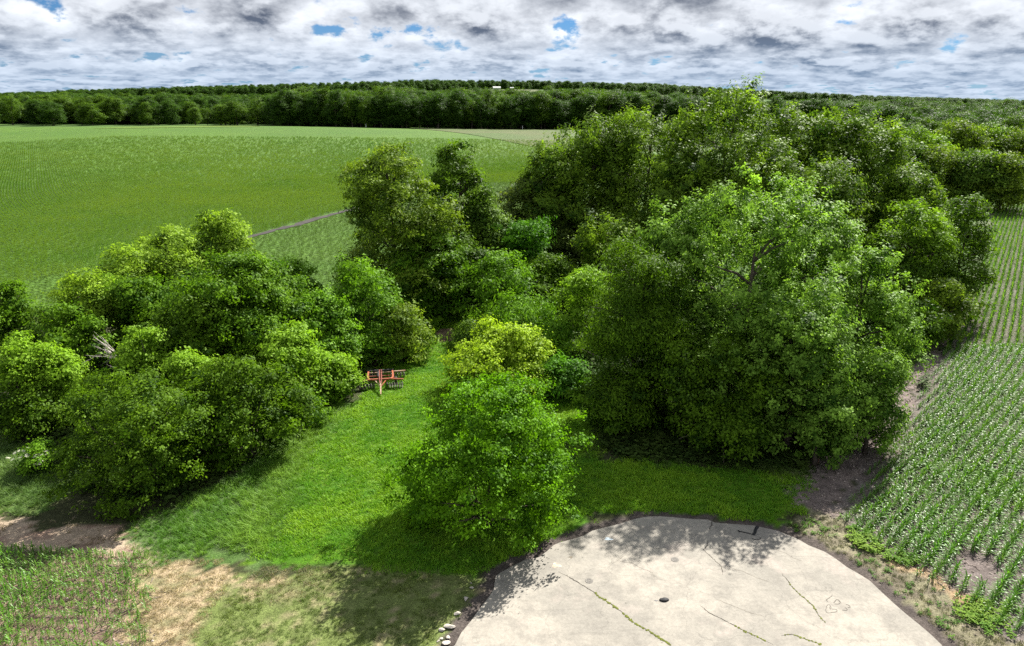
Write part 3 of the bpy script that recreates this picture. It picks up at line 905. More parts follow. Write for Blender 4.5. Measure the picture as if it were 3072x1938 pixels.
# small marks on the pad: a rusty stain, dark blots and a blue-white chalk smear
def blot(name, c, rx, ry, mat, z, seed, n_=18, parent=pad, rz=0.0):
    rng = np.random.default_rng(seed)
    a = np.linspace(0, 2 * math.pi, n_, endpoint=False)
    r = 1 + 0.28 * np.sin(a * 3 + seed) + rng.uniform(-0.2, 0.2, n_)
    x, y = rx * r * np.cos(a), ry * r * np.sin(a)
    co, si = math.cos(rz), math.sin(rz)
    v = np.stack([c[0] + x * co - y * si, c[1] + x * si + y * co, 0 * x + z], 1)
    v = np.concatenate([v, [[c[0], c[1], z]]])
    k = np.arange(n_)
    return mesh_obj(name, v, np.stack([k, (k + 1) % n_, np.full(n_, n_)], 1), mat, parent)


blot('stain', MARKS['stain_a'], 0.28, 0.22, plain_mat('rust_stain', (0.36, 0.25, 0.19), 0.9, 0.4, 5, c2=(0.50, 0.42, 0.34)), PAD_TOP + 0.004, 2)
blot('stain', MARKS['stain_b'], 0.13, 0.10, plain_mat('dark_stain', (0.17, 0.145, 0.11), 0.9, 0.4, 9), PAD_TOP + 0.004, 5)
blot('stain', MARKS['blue'], 0.24, 0.13, plain_mat('chalk', (0.55, 0.63, 0.68), 0.9, 0.15, 9), PAD_TOP + 0.004, 9)
blot('stain', (MARKS['hole_l'][0], MARKS['hole_l'][1]), 0.10, 0.06, plain_mat('oil_stain', (0.09, 0.085, 0.085), 0.6, 0.4, 9), PAD_TOP + 0.004, 7)
for k in range(9):
    rr = random.Random(k)
    blot('stain', (MARKS['stick_b'][0] + rr.uniform(-0.5, 1.4), MARKS['stick_b'][1] + rr.uniform(-0.25, 0.55)), rr.uniform(0.03, 0.09), rr.uniform(0.02, 0.05),
         bpy.data.materials['oil_stain'], PAD_TOP + 0.005 + 0.0004 * k, k, 9)

METAL = plain_mat('cover_metal', (0.20, 0.185, 0.165), 0.75, 0.3, 9, bump=0.4, bscale=60)
for nm, lab in (('cover_a', 'round grey metal cover in the concrete, nearer the long mossy crack'), ('cover_b', 'round grey metal cover in the concrete, nearer the tree shadow')):
    x, y = MARKS[nm]
    o = MB().lathe([(0.235, 0.0), (0.235, 0.018), (0.215, 0.024), (0.205, 0.017), (0.05, 0.019), (0.03, 0.026)], n=24).build('utility_cover', METAL)
    o.location = (x, y, PAD_TOP - 0.004)
    tag(o, lab, 'utility cover', 'round covers in the concrete pad')
    mb = MB()
    for k in range(-2, 3):
        mb.box((0, k * 0.07, 0.0225), (0.30 - abs(k) * 0.05, 0.018, 0.008))
    mb.build('grip_rib', METAL, o)

BLACK = plain_mat('black_rubber', (0.022, 0.022, 0.024), 0.75, 0.3, 8)
# dark lump lying on the pad
rng = np.random.default_rng(5)
mb = MB()
prof = []
for i in range(7):
    t = i / 6
    prof.append((0.03 + 0.15 * math.sin(math.pi * min(0.97, max(0.03, t))) ** 0.7, (t - 0.5) * 0.52))
mb.lathe(prof, (0, 0, 0), 'x', 12)
vs = np.array(mb.v); vs[:, 2] = np.maximum(vs[:, 2] * 0.55, -0.02); vs += rng.normal(0, 0.012, vs.shape)
o = mesh_obj('dark_clod', vs, mb.f, BLACK, smooth_shade=True)
o.location = (MARKS['hole'][0], MARKS['hole'][1], PAD_TOP + 0.02); o.rotation_euler = (0, 0, 0.08)
tag(o, 'small oval black lump lying in the middle of the concrete pad', 'debris')

# black plank pieces, a rod and a curled strip left near the pad's upper edge
pa, pb = Vector(MARKS['plank_a']), Vector(MARKS['plank_b'])
d = (pb - pa); rz = math.atan2(d.y, d.x)
for k, (t0, t1, lab) in enumerate(((0.0, 0.34, 'upper of three flat black pieces in line on the concrete'), (0.37, 0.68, 'middle of three flat black pieces in line on the concrete'),
                                   (0.71, 1.0, 'lower of three flat black pieces in line on the concrete'))):
    c = pa + d * (t0 + t1) / 2
    o = MB().box((0, 0, 0), ((t1 - t0) * d.length, 0.20 - 0.01 * k, 0.035)).build('black_mat', BLACK)
    bv = o.modifiers.new('edge', 'BEVEL'); bv.width = 0.01
    o.location = (c.x, c.y, PAD_TOP + 0.018); o.rotation_euler = (0, 0, rz + (-0.06, 0.1, -0.12)[k])
    tag(o, lab, 'rubber mat', 'flat black pieces on the concrete')
ra, rb_ = MARKS['rod_a'], MARKS['rod_b']
o = MB().tube([(ra[0], ra[1], PAD_TOP + 0.035), ((ra[0] + rb_[0]) / 2, (ra[1] + rb_[1]) / 2 + 0.02, PAD_TOP + 0.03), (rb_[0], rb_[1], PAD_TOP + 0.03)], 0.028, 6).build('black_rod', BLACK)
tag(o, 'thin black rod on the concrete beside the flat black pieces', 'rod')
o2 = MB().box((ra[0], ra[1], PAD_TOP + 0.04), (0.05, 0.17, 0.06), 0.4).build('end_plate', BLACK, o)
sa, sb = MARKS['stick_a'], MARKS['stick_b']
o = MB().tube([(sa[0], sa[1] + 0.1, PAD_TOP + 0.02), (sa[0] + 0.15, sa[1] - 0.02, PAD_TOP + 0.02), (sb[0] - 0.15, sb[1] - 0.03, PAD_TOP + 0.02), (sb[0], sb[1] + 0.1, PAD_TOP + 0.02)], 0.018, 5).build('curled_strip', BLACK)
tag(o, 'thin curled black strip on the concrete below the flat black pieces', 'strip')

# pale stones beside the pad's left edge
STONE = plain_mat('pale_stone', (0.42, 0.38, 0.33), 0.9, 0.2, 3, bump=0.4)
STONE_LABELS = ['pale stone in the grass, farthest up of the larger stones left of the concrete', 'pale broken stone left of the concrete, second from the top',
                'largest pale stone beside the left edge of the concrete', 'pale stone touching the left side of the largest stone', 'pale stone just below the largest stone',
                'flat pale stone lowest beside the concrete edge', 'small pale stone left of the flat lowest stone', 'smallest pale stone at the bottom left of the stones',
                'pale stone at the edge of the bush shadow', 'pebble-sized pale stone in the edge of bush shadow']
for k in range(10):
    x, y, s = MARKS['rock%d' % k]
    rng = np.random.default_rng(100 + k)
    bb = bmesh.new(); bmesh.ops.create_icosphere(bb, subdivisions=2, radius=0.5)
    axes = rng.normal(size=(6, 3)); axes /= np.linalg.norm(axes, axis=1)[:, None]
    for v in bb.verts:
        p = np.array(v.co)
        for a in axes:
            h = p @ a
            if h > 0.27:
                p = p - a * (h - 0.27)
        v.co = p * (1.3, 0.9, 0.42)
    me = bpy.data.meshes.new('stone'); bb.to_mesh(me); bb.free()
    me.materials.append(STONE)
    o = bpy.data.objects.new('stone', me); COL.objects.link(o)
    o.scale = (s * 1.15,) * 3; o.location = (x, y, s * 0.18); o.rotation_euler = (0.1, -0.1, rng.uniform(0, 6))
    tag(o, STONE_LABELS[k], 'stone', 'pale stones beside the concrete pad')

# ------------------------------------------------------------------ trees
def unit(v):
    return v / (np.linalg.norm(v, axis=-1, keepdims=True) + 1e-9)


def make_crown(rng, H, R, cb, habit, fam, leaf, n_leaf, quads):
    base = cb * H
    Hc = H - base

    def prof(z):
        if habit == 'cone':
            return np.clip(1.05 - z, 0.08, 1) ** 0.8
        wide = {'round': 0.42, 'tall': 0.45, 'maple': 0.40, 'willow': 0.42, 'droop': 0.4}[habit]
        lo = np.clip(1 - ((wide - z) / (wide * 1.35)) ** 2, 0, 1) ** 0.5
        hi = np.clip(1 - ((z - wide) / (1.03 - wide)) ** 2.0, 0, 1) ** 0.55
        return np.where(z < wide, lo, hi)
    # a few big limbs' crowns, each built of leafy boughs
    ns = int(np.clip(6 + R * Hc * (0.17 if habit != 'maple' else 0.22), 7, 30))
    sz = np.clip((np.arange(ns) + rng.uniform(0.1, 0.9, ns)) / ns, 0.06, 0.95)
    rng.shuffle(sz)
    sa = np.arange(ns) * 2.39996 + rng.uniform(-0.5, 0.5, ns)
    rs = np.minimum(R * (rng.uniform(0.36, 0.56, ns) if cb == 0 and habit == 'round' else rng.uniform(0.28, 0.50, ns)), 0.32 * Hc + 0.3)
    sr = np.maximum(prof(sz) * R - 0.8 * rs, 0) * (rng.uniform(0.85, 1.1, ns) if cb == 0 and habit == 'round' else rng.uniform(0.5, 1.15, ns))
    S = np.stack([sr * np.cos(sa), sr * np.sin(sa), base + 0.25 * rs + sz * (Hc - 1.05 * rs)], 1)
    S[np.argmax(sz)] = (rng.uniform(-0.18, 0.18) * R, rng.uniform(-0.18, 0.18) * R, H - 0.95 * rs[np.argmax(sz)])
    axis_z = np.array((0.35, 0.58, 0.76))                   # the heart of the crown
    S = np.concatenate([S, np.stack([rng.uniform(-0.15, 0.15, 3) * R, rng.uniform(-0.15, 0.15, 3) * R, base + axis_z * Hc], 1)])
    rs = np.concatenate([rs, np.minimum(R * np.array((0.62, 0.58, 0.46)), 0.30 * Hc)])
    ns += 3
    rl0 = (0.42 + 0.062 * R) * (1.25 if habit == 'maple' else 1.0) * (1.3 if leaf > 0.5 else 1.0)
    cnt = np.maximum(5, (3.2 * rs ** 2 / rl0 ** 2)).astype(int)
    si = np.repeat(np.arange(ns), cnt)
    nl = len(si)
    so = unit(S * np.array((1, 1, 0.0)) + 1e-4)
    ld = unit(rng.normal(size=(nl, 3)) * 0.8 + so[si] * 0.35 + np.array((0, 0, 0.3)))
    rl = rl0 * rng.uniform(0.55, 1.5, nl)
    spray = np.where(rng.uniform(0, 1, nl) < 0.2, rng.uniform(0.1, 0.6, nl) * rs[si], 0.0)
    L = S[si] + ld * np.array((1, 1, 0.9)) * (np.maximum(rs[si] - 0.5 * rl, 0.2) + spray)[:, None]
    rad = np.hypot(L[:, 0], L[:, 1])
    ext = np.quantile(rad + 0.8 * rl, 0.91)
    k_ = R / ext
    L[:, :2] *= k_
    L[:, 2] = np.clip(L[:, 2], max(0.25, base * 0.8), H * 1.02 - 0.6 * rl)
    zn = np.clip((L[:, 2] - base) / Hc, 0, 1)
    per = {'willow': 34}.get(habit, 42 if leaf < 0.5 else 26)
    nc = max(nl, n_leaf // per)
    w = rl ** 2; w /= w.sum()
    li = rng.choice(nl, nc, p=w)
    out = unit(L * np.array((1, 1, 0.0)) + 1e-4)
    d = rng.normal(size=(nc, 3)) * 0.62 + out[li] * 0.42 + np.array((0, 0, 0.55))
    d = unit(d)
    sq = np.array((1, 1, 0.55 if habit == 'cone' else 0.82))
    cp = L[li] + d * sq * (rl[li] * (0.62 + 0.5 * rng.uniform(0, 1, nc) ** 0.7))[:, None]
    ct = np.clip(rng.normal(0.50, 0.20, nc) + (rng.uniform(-0.22, 0.22, nl))[li], 0, 1)
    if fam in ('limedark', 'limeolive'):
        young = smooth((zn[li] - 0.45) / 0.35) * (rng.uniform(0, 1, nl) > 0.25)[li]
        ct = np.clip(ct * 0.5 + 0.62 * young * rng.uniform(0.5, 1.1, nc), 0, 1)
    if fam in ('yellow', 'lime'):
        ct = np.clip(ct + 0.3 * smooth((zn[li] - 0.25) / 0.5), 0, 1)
    # leaves
    ci = np.repeat(np.arange(nc), per)
    nL = len(ci)
    rc = leaf * (1.45 if habit != 'maple' else 1.0)
    off = rng.normal(size=(nL, 3)) * (rc * rng.uniform(0.65, 1.3, nc))[ci][:, None] * np.array((1, 1, 0.55))
    if habit == 'maple':                                    # leafy shoots that point up and outwards
        ax = unit(d * np.array((1, 1, 0.3)) * 0.75 + np.array((0, 0, 0.75)) + rng.normal(size=(nc, 3)) * 0.22)
        off = off + ax[ci] * (rng.uniform(-0.3, 1.0, nL) * leaf * 3.6)[:, None]
    if habit in ('willow', 'droop'):
        off = off * np.array((1, 1, 1.2)) + np.array((0, 0, -1)) * (rng.uniform(0, 1, nL) * leaf * 1.8)[:, None]
    P_ = cp[ci] + off
    cn = unit(d * 0.7 + np.array((0, 0, 0.45)) + rng.normal(size=(nc, 3)) * 0.3)
    nrm = unit(cn[ci] + off / rc * 0.22 + rng.normal(size=(nL, 3)) * 0.34)
    a = unit(rng.normal(size=(nL, 3)) + d[ci] * 0.6 + (np.array((0, 0, -1.6)) if habit in ('willow', 'droop') else np.array((0, 0, -0.25))))
    a = unit(a - nrm * (a * nrm).sum(1, keepdims=True))
    b = np.cross(nrm, a)
    ln = leaf * rng.uniform(0.55, 1.5, nL)
    wd = ln * (0.3 if habit == 'willow' else 0.62 if habit != 'droop' else 0.42)
    P_[:, 2] = np.maximum(P_[:, 2], 0.06 + ln * 0.3)
    A = a * ln[:, None] * 0.5
    B = b * wd[:, None] * 0.5
    N_ = nrm * (wd * 0.16)[:, None]
    t = ct[ci]
    if quads:
        v = np.stack([P_ - A, P_ + B + N_, P_ + A - N_ * 0.6, P_ - B + N_], 1)
        f = np.arange(nL * 4).reshape(-1, 4); t = np.repeat(t, 4)
    else:
        v = np.stack([P_ - A + B * 0.9, P_ + A, P_ - A - B * 0.9], 1)
        f = np.arange(nL * 3).reshape(-1, 3); t = np.repeat(t, 3)
    return v.reshape(-1, 3), f, t, L, rl


def make_trunk(rng, H, R, cb, L, rl, shrubby, boughs=16):
    mb = MB()
    lean = rng.uniform(-0.05, 0.05, 2) * H
    r0 = 0.05 + H * 0.014
    if not shrubby:
        zt = H * 0.72
        pts = [(0, 0, -0.15), (lean[0] * 0.2, lean[1] * 0.2, zt * 0.3), (lean[0] * 0.6, lean[1] * 0.6, zt * 0.65), (lean[0], lean[1], zt)]
        mb.tube(pts, [r0 * 1.3, r0, r0 * 0.7, r0 * 0.25], 7)
    for k in rng.permutation(len(rl))[:boughs]:
        p = L[k]
        if shrubby:
            s0 = np.array((rng.uniform(-0.12, 0.12) * R, rng.uniform(-0.12, 0.12) * R, -0.1)); r1 = r0 * 0.55
        else:
            hz = np.clip(p[2] - 0.55 * math.hypot(p[0], p[1]), 0.08 * H, 0.68 * H)
            f_ = hz / (H * 0.72); s0 = np.array((lean[0] * f_, lean[1] * f_, hz)); r1 = r0 * 0.42
        m1 = s0 + (p - s0) * 0.4 + np.array((0, 0, 0.10 * np.linalg.norm(p - s0)))
        m2 = s0 + (p - s0) * 0.75 + np.array((0, 0, 0.06 * np.linalg.norm(p - s0))) + rng.normal(0, 0.12, 3)
        mb.tube([s0, m1, m2, p], [r1, r1 * 0.75, r1 * 0.5, r1 * 0.18], 5)
    return mb


def leaf_plan(y, R, Hc):
    A = (R * Hc) ** 0.85
    if y < 72:
        return (0.185 if y < 50 else 0.23 if y < 60 else 0.26), int(np.clip((2400 if y < 44 else 1500 if y < 50 else 1220) * A, 7000, 58000)), True
    if y < 130:
        return 0.36 * (y / 95) ** 0.7, int(np.clip(580 * A, 6000, 33000)), False
    return 0.60, int(np.clip(330 * A, 7000, 14000)), False


for k, (nm, x, y, zt, R, cb, habit, fam, lab) in enumerate(TREES):
    rng = np.random.default_rng(1000 + k)
    z0 = float(terrain(x, y))
    H = zt - z0
    leaf, nlf, quads = leaf_plan(y, R, H * (1 - cb))
    if habit == 'willow':
        leaf *= 1.15; nlf = int(nlf * 1.3)
    R = R * 1.04
    root = empty(nm, (x, y, z0), 0.0)
    cat = {'bush': 'bush', 'shrub': 'shrub', 'sapling': 'tree'}.get(nm, 'tree')
    tag(root, lab, cat)
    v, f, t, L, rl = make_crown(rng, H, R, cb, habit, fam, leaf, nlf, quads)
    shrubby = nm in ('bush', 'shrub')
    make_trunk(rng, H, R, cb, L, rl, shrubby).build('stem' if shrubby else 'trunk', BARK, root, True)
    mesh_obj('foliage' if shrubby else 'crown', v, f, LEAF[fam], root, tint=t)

# bare dead tree caught in the left thicket
rng = np.random.default_rng(77)
root = empty('dead_tree', (-34.0, 61.0, 0.0))
tag(root, 'bare grey dead tree with fanned branches inside the left thicket', 'tree')
MB().tube([(0.6, 0, -0.1), (0.45, 0, 1.6), (0.1, 0.1, 3.0), (-0.35, 0.2, 4.1), (-0.8, 0.3, 4.9)], [0.16, 0.14, 0.12, 0.10, 0.07], 6).build('trunk', DEADWOOD, root)
for k in range(16):
    t = rng.uniform(0.35, 1.0)
    s0 = Vector((0.45 - 1.25 * t, 0.3 * t, 1.8 + 3.1 * t))
    dr = Vector((-0.8 + rng.uniform(-0.5, 1.5), rng.uniform(-0.9, 0.6), rng.uniform(-0.1, 1.1))).normalized()
    ln = rng.uniform(1.3, 3.0)
    p1 = s0 + dr * ln * 0.5 + Vector((0, 0, 0.12)); p2 = s0 + dr * ln + Vector((rng.uniform(-.2, .2), 0, rng.uniform(-.2, .3)))
    mb = MB().tube([s0, p1, p2], [0.05, 0.035, 0.012], 4)
    for j in range(3):
        q0 = s0 + (p2 - s0) * rng.uniform(0.3, 0.8)
        d2 = (dr + Vector(rng.normal(0, 0.5, 3))).normalized()
        mb.tube([q0, q0 + d2 * ln * 0.25, q0 + d2 * ln * 0.45 + Vector((0, 0, 0.08))], [0.024, 0.016, 0.007], 4)
    mb.build('branch', DEADWOOD, root)

# flowering elder at the meadow
rng = np.random.default_rng(78)
root = empty('flowering_shrub', (-35.3, 49.0, 0.0))
tag(root, 'white flowering shrub at the meadow edge on the left', 'shrub')
v, f, t, L, rl = make_crown(rng, 2.3, 1.5, 0.0, 'round', 'bright', 0.17, 3600, True)
make_trunk(rng, 2.3, 1.5, 0, L, rl, True, 8).build('stem', BARK, root, True)
mesh_obj('foliage', v, f, LEAF['bright'], root, tint=t)
fl = []
for k in range(26):
    a = 2.4 * k; r = 0.17 * math.sqrt(k / 26)
    c = np.array((r * math.cos(a), r * math.sin(a), 0.02 * math.cos(k)))
    fl.append(c + np.array([(0.045, 0, 0), (-0.02, 0.04, 0.008), (-0.02, -0.04, 0.008)]))
fl = np.concatenate(fl)
head0 = mesh_obj('flower_head', fl, np.arange(len(fl)).reshape(-1, 3), LEAF['flower'], root, tint=np.full(len(fl), 0.6))
for k in range(34):
    o = head0 if k == 0 else head0.copy()
    if k: COL.objects.link(o)
    a = rng.uniform(0, 6.28); r = 1.6 * math.sqrt(rng.uniform(0, 1))
    o.location = (r * math.cos(a) - 0.15, r * math.sin(a) * 0.9 - 0.25, 2.45 - 0.6 * r + rng.uniform(-0.25, 0.1))
    o.rotation_euler = (rng.uniform(-0.4, 0.5), rng.uniform(-0.4, 0.4), a); o.scale = (rng.uniform(0.6, 1.15),) * 3

# ------------------------------------------------------------------ distant trees
FAR = []                                                    # (crown mesh, trunk mesh) of unit kinds, 24 m tall
for k in range(7):
    rng = np.random.default_rng(500 + k)
    R = rng.uniform(6.8, 9.0)
    v, f, t, L, rl = make_crown(rng, 24, R, 0.07, ('round', 'tall', 'round', 'round', 'maple', 'round', 'tall')[k], 'far', 0.56, 8000, False)
    co = mesh_obj('far_crown', v, f, LEAF['far'], tint=t, link=False)
    tm = make_trunk(rng, 24, R, 0.07, L, rl, False, 7)
    to = mesh_obj('far_trunk', tm.v, tm.f, BARK, link=False)
    FAR.append((co, to))
FAR_LIGHT = []
FAR_LIGHT_OBJ = []
for co, to in FAR[:5]:
    me = co.data.copy(); me.materials.clear(); me.materials.append(LEAF['farlight'])
    FAR_LIGHT.append((me, to.data)); FAR_LIGHT_OBJ.append(bpy.data.objects.new('far_light_crown', me))
FAR_MESH = [(a.data, b.data) for a, b in FAR]


def far_tree(name, x, y, h, kind, label, group, light=False, wide=1.0, rng=None):
    lib = FAR_LIGHT if light else FAR_MESH
    cm, tm = lib[kind % len(lib)]
    root = empty(name, (x, y, float(terrain(x, y))), rng.uniform(0, 6.28))
    s = h / 24
    root.scale = (s * wide, s * wide, s)
    tag(root, label, 'tree', group)
    for nm, me in (('crown', cm), ('trunk', tm)):
        o = bpy.data.objects.new(nm, me); COL.objects.link(o); o.parent = root
    return root


rng = np.random.default_rng(9)
kk = 0
for row, (y0, n_) in enumerate(((546, 62), (556, 52))):
    for i in range(n_):
        x = -172 + (i + rng.uniform(-0.8, 0.8)) * 370 / n_
        y = y0 + 8 * math.sin(x * 0.03) + rng.uniform(-4, 4) + 14 * smooth((x - 60) / 100)
        far_tree('far_tree', x, y, rng.uniform(14, 26) + 3 * row, kk, 'broadleaf tree in the dark wood edge along the far side of the green field',
                 'trees of the far wood edge', light=rng.uniform() < 0.3, wide=rng.uniform(0.8, 1.35), rng=rng); kk += 1
for i in range(46):
    x = -640 + (i + rng.uniform(-0.9, 0.9)) * 460 / 46
    y = 585 + rng.uniform(-16, 22) + 25 * smooth((-300 - x) / 200)
    far_tree('far_tree', x, y, rng.uniform(11, 22), kk, 'lighter green tree in the row behind the field crest at upper left',
             'trees behind the crest at upper left', light=rng.uniform() < 0.75, wide=rng.uniform(0.95, 1.6), rng=rng); kk += 1
for i in range(56):
    t_ = (i + rng.uniform(-0.3, 0.3)) / 56
    x = 118 + 190 * t_; y = 262 - 6 * t_ + rng.uniform(-10, 26)
    far_tree('far_tree', x, y, rng.uniform(15, 20), kk, 'tree in the wood behind the grove at the right cornfield',
             'trees of the right-hand wood', light=rng.uniform() < 0.45, wide=rng.uniform(0.85, 1.15), rng=rng); kk += 1
for i in range(9):
    x = 560 + 17 * i + rng.uniform(-5, 5)
    far_tree('ridge_tree', x, 1820 + rng.uniform(-10, 10), rng.uniform(15, 22), kk, 'dark round tree standing against the sky on the right end of the ridge',
             'lone trees on the ridge', wide=rng.uniform(0.9, 1.2), rng=rng); kk += 1


def scatter(name, pts, rz, scale, idx, tint, templates, label, tilt=None, kind='stuff'):
    """one object: template plants set out on points with their own turn, size and colour"""
    pts = np.asarray(pts, np.float32); n_ = len(pts)
    me = bpy.data.meshes.new(name)
    me.vertices.add(n_); me.vertices.foreach_set('co', pts.ravel())
    rot = np.zeros((n_, 3), np.float32); rot[:, 2] = rz
    if tilt is not None:
        rot[:, :2] = tilt
    a = me.attributes.new('rot', 'FLOAT_VECTOR', 'POINT'); a.data.foreach_set('vector', rot.ravel())
    sc_ = np.asarray(scale, np.float32)
    if sc_.ndim == 1:
        sc_ = np.repeat(sc_[:, None], 3, 1)
    a = me.attributes.new('size', 'FLOAT_VECTOR', 'POINT'); a.data.foreach_set('vector', np.ascontiguousarray(sc_).ravel())
    a = me.attributes.new('pick', 'INT', 'POINT'); a.data.foreach_set('value', np.asarray(idx, np.int32))
    tint = np.asarray(tint, np.float32)
    if tint.ndim == 1:
        tint = np.repeat(tint[:, None], 3, 1)
    a = me.attributes.new('tint', 'FLOAT_COLOR', 'POINT')
    a.data.foreach_set('color', np.concatenate([tint, np.ones((n_, 1), np.float32)], 1).ravel())
    me.update()
    o = bpy.data.objects.new(name, me); COL.objects.link(o)
    ng = bpy.data.node_groups.new(name + '_setting_out', 'GeometryNodeTree')
    ng.interface.new_socket('Geometry', in_out='INPUT', socket_type='NodeSocketGeometry')
    ng.interface.new_socket('Geometry', in_out='OUTPUT', socket_type='NodeSocketGeometry')
    gi, go = ng.nodes.new('NodeGroupInput'), ng.nodes.new('NodeGroupOutput')
    jn = ng.nodes.new('GeometryNodeJoinGeometry')
    for tpl in templates:
        oi = ng.nodes.new('GeometryNodeObjectInfo')
        oi.inputs['Object'].default_value = tpl
        oi.inputs['As Instance'].default_value = True
        ng.links.new(oi.outputs['Geometry'], jn.inputs[0])
    ip = ng.nodes.new('GeometryNodeInstanceOnPoints')
    ng.links.new(gi.outputs[0], ip.inputs['Points']); ng.links.new(jn.outputs[0], ip.inputs['Instance'])
    ip.inputs['Pick Instance'].default_value = True
    for an, typ, sock in (('pick', 'INT', 'Instance Index'), ('rot', 'FLOAT_VECTOR', 'Rotation'), ('size', 'FLOAT_VECTOR', 'Scale')):
        na = ng.nodes.new('GeometryNodeInputNamedAttribute'); na.data_type = typ
        na.inputs['Name'].default_value = an
        ng.links.new(na.outputs['Attribute'], ip.inputs[sock])
    ng.links.new(ip.outputs[0], go.inputs[0])
    md = o.modifiers.new('setting_out', 'NODES'); md.node_group = ng
    return tag(o, label, kind=kind)


# woods behind the front trees: read as one mass
def wood_points(rng, x0, x1, y0, y1, step):
    gx_, gy_ = np.meshgrid(np.arange(x0, x1, step), np.arange(y0, y1, step))
    p = np.stack([gx_.ravel(), gy_.ravel()], 1) + rng.uniform(-0.45, 0.45, (gx_.size, 2)) * step
    return p


rng = np.random.default_rng(19)
p = np.concatenate([wood_points(rng, -180, 900, 566, 760, 8.5), wood_points(rng, -1000, -180, 620, 760, 9),
                    wood_points(rng, -1100, 1300, 760, 1060, 12), wood_points(rng, 190, 800, 290, 566, 9.5)])
keep = (np.abs(p[:, 0]) < p[:, 1] * 0.85 + 40) & ~((p[:, 1] < 566) & (p[:, 0] < 100 + 0.22 * p[:, 1]))
p = p[keep]
zz = terrain(p[:, 0], p[:, 1])
s = (0.55 + 0.75 * fbm(p[:, 0] * 0.03, p[:, 1] * 0.03, 66)) * rng.uniform(0.72, 1.15, len(p)) * np.where(p[:, 0] < -200, 0.84, 1.0) * np.where(p[:, 0] > 150, 0.80, 1.0)
scatter('woodland', np.c_[p, zz], rng.uniform(0, 6.28, len(p)), np.stack([s * rng.uniform(0.85, 1.4, len(p)), s * rng.uniform(0.85, 1.4, len(p)), s], 1), np.where(fbm(p[:, 0] * 0.02, p[:, 1] * 0.02, 67) + rng.normal(0, 0.1, len(p)) > 0.56, rng.integers(0, 4, len(p)), rng.integers(4, 11, len(p))), rng.uniform(0, 1, len(p)), [c for c, _ in FAR] + FAR_LIGHT_OBJ[:4],
        'deep green woodland filling the valley behind the fields')
p = wood_points(rng, -2000, 2100, 1560, 2000, 17)
gap = fbm(p[:, 0] * 0.006, p[:, 1] * 0.009, 55)
crest = p[:, 1] > 1850
keep = (np.abs(p[:, 0]) < p[:, 1] * 0.82) & (crest & (gap > 0.30) | (~crest & (gap > 0.56)))
p = p[keep]; zz = terrain(p[:, 0], p[:, 1])
p2 = wood_points(rng, -3200, 3300, 2500, 2620, 22); z2 = terrain(p2[:, 0], p2[:, 1])
pp = np.concatenate([np.c_[p, zz], np.c_[p2, z2]])
s = rng.uniform(0.5, 0.92, len(pp))
scatter('ridge_wood', pp, rng.uniform(0, 6.28, len(pp)), np.stack([s * 1.3, s * 1.3, s], 1), rng.integers(0, 7, len(pp)), rng.uniform(0, 1, len(pp)), [c for c, _ in FAR],
        'dark belt of trees along the ridge on the horizon')
HILL = field_mat('hill_pasture', (0.075, 0.095, 0.035), (0.095, 0.10, 0.045), (0.06, 0.085, 0.03), 0.006, 0.3)
for lab, a, b, y0, y1 in (('pale pasture strip on the left slope of the ridge', -760, -330, 1380, 1700), ('pale pasture in the middle of the ridge', -170, 60, 1500, 1780),
                          ('pale pasture strip right of the ridge middle', 170, 420, 1450, 1760)):
    ruled('hill_field', [(a * 0.9, y0), ((a + b) * 0.45, y0), (b * 0.9, y0)], [(a, y1), ((a + b) / 2, y1), (b, y1)], HILL, 0.6, 20, 20, label=lab)

# ------------------------------------------------------------------ corn
def strip_leaf(L_, w, arch, z0, az, seg=4, rise=0.75):
    v = []
    s = np.linspace(0, 1, seg + 1)
    r = L_ * (0.9 * s - 0.12 * s * s); z = z0 + L_ * (rise * s - arch * s * s)
    wd = w * np.array([0.6, 1.0, 0.9, 0.6, 0.04])[:seg + 1] if seg == 4 else w * np.linspace(1, 0.05, seg + 1)
    ca, sa = math.cos(az), math.sin(az)
    for i in range(seg + 1):
        for sg in (-1, 1):
            lx, ly = r[i], sg * wd[i] / 2
            v.append((lx * ca - ly * sa, lx * sa + ly * ca, z[i] + 0.012 * (1 if sg > 0 else 1)))
    f = [(2 * i, 2 * i + 2, 2 * i + 3, 2 * i + 1) for i in range(seg)]
    return v, f


def corn_plant(rng, h=0.95, n=7, seg=4, wide=0.062):
    leaves = []
    plane = rng.uniform(0, math.pi)
    for i in range(n):
        t = i / (n - 1)
        az = plane + math.pi * (i % 2) + rng.uniform(-0.35, 0.35)
        L_ = h * (0.46 + 0.32 * math.sin(math.pi * min(1, t + 0.1))) * rng.uniform(0.85, 1.15)
        rise = 0.95 + 0.75 * t ** 2; arch = (1.15 - 0.55 * t ** 2) * rng.uniform(0.85, 1.1)
        leaves.append(strip_leaf(L_ * (1 if i < n - 1 else 0.75), wide * rng.uniform(0.8, 1.1), arch, h * (0.08 + 0.45 * t), az, seg, rise))
    stalk = MB().tube([(0, 0, -0.03), (0, 0, h * 0.3), (0, 0, h * 0.62)], [0.018, 0.014, 0.006], 4, False)
    return leaves, stalk


def merge(parts):
    v, f = [], []
    for vs, fs in parts:
        b = len(v); v += list(vs); f += [tuple(i + b for i in q_) for q_ in fs]
    return v, f


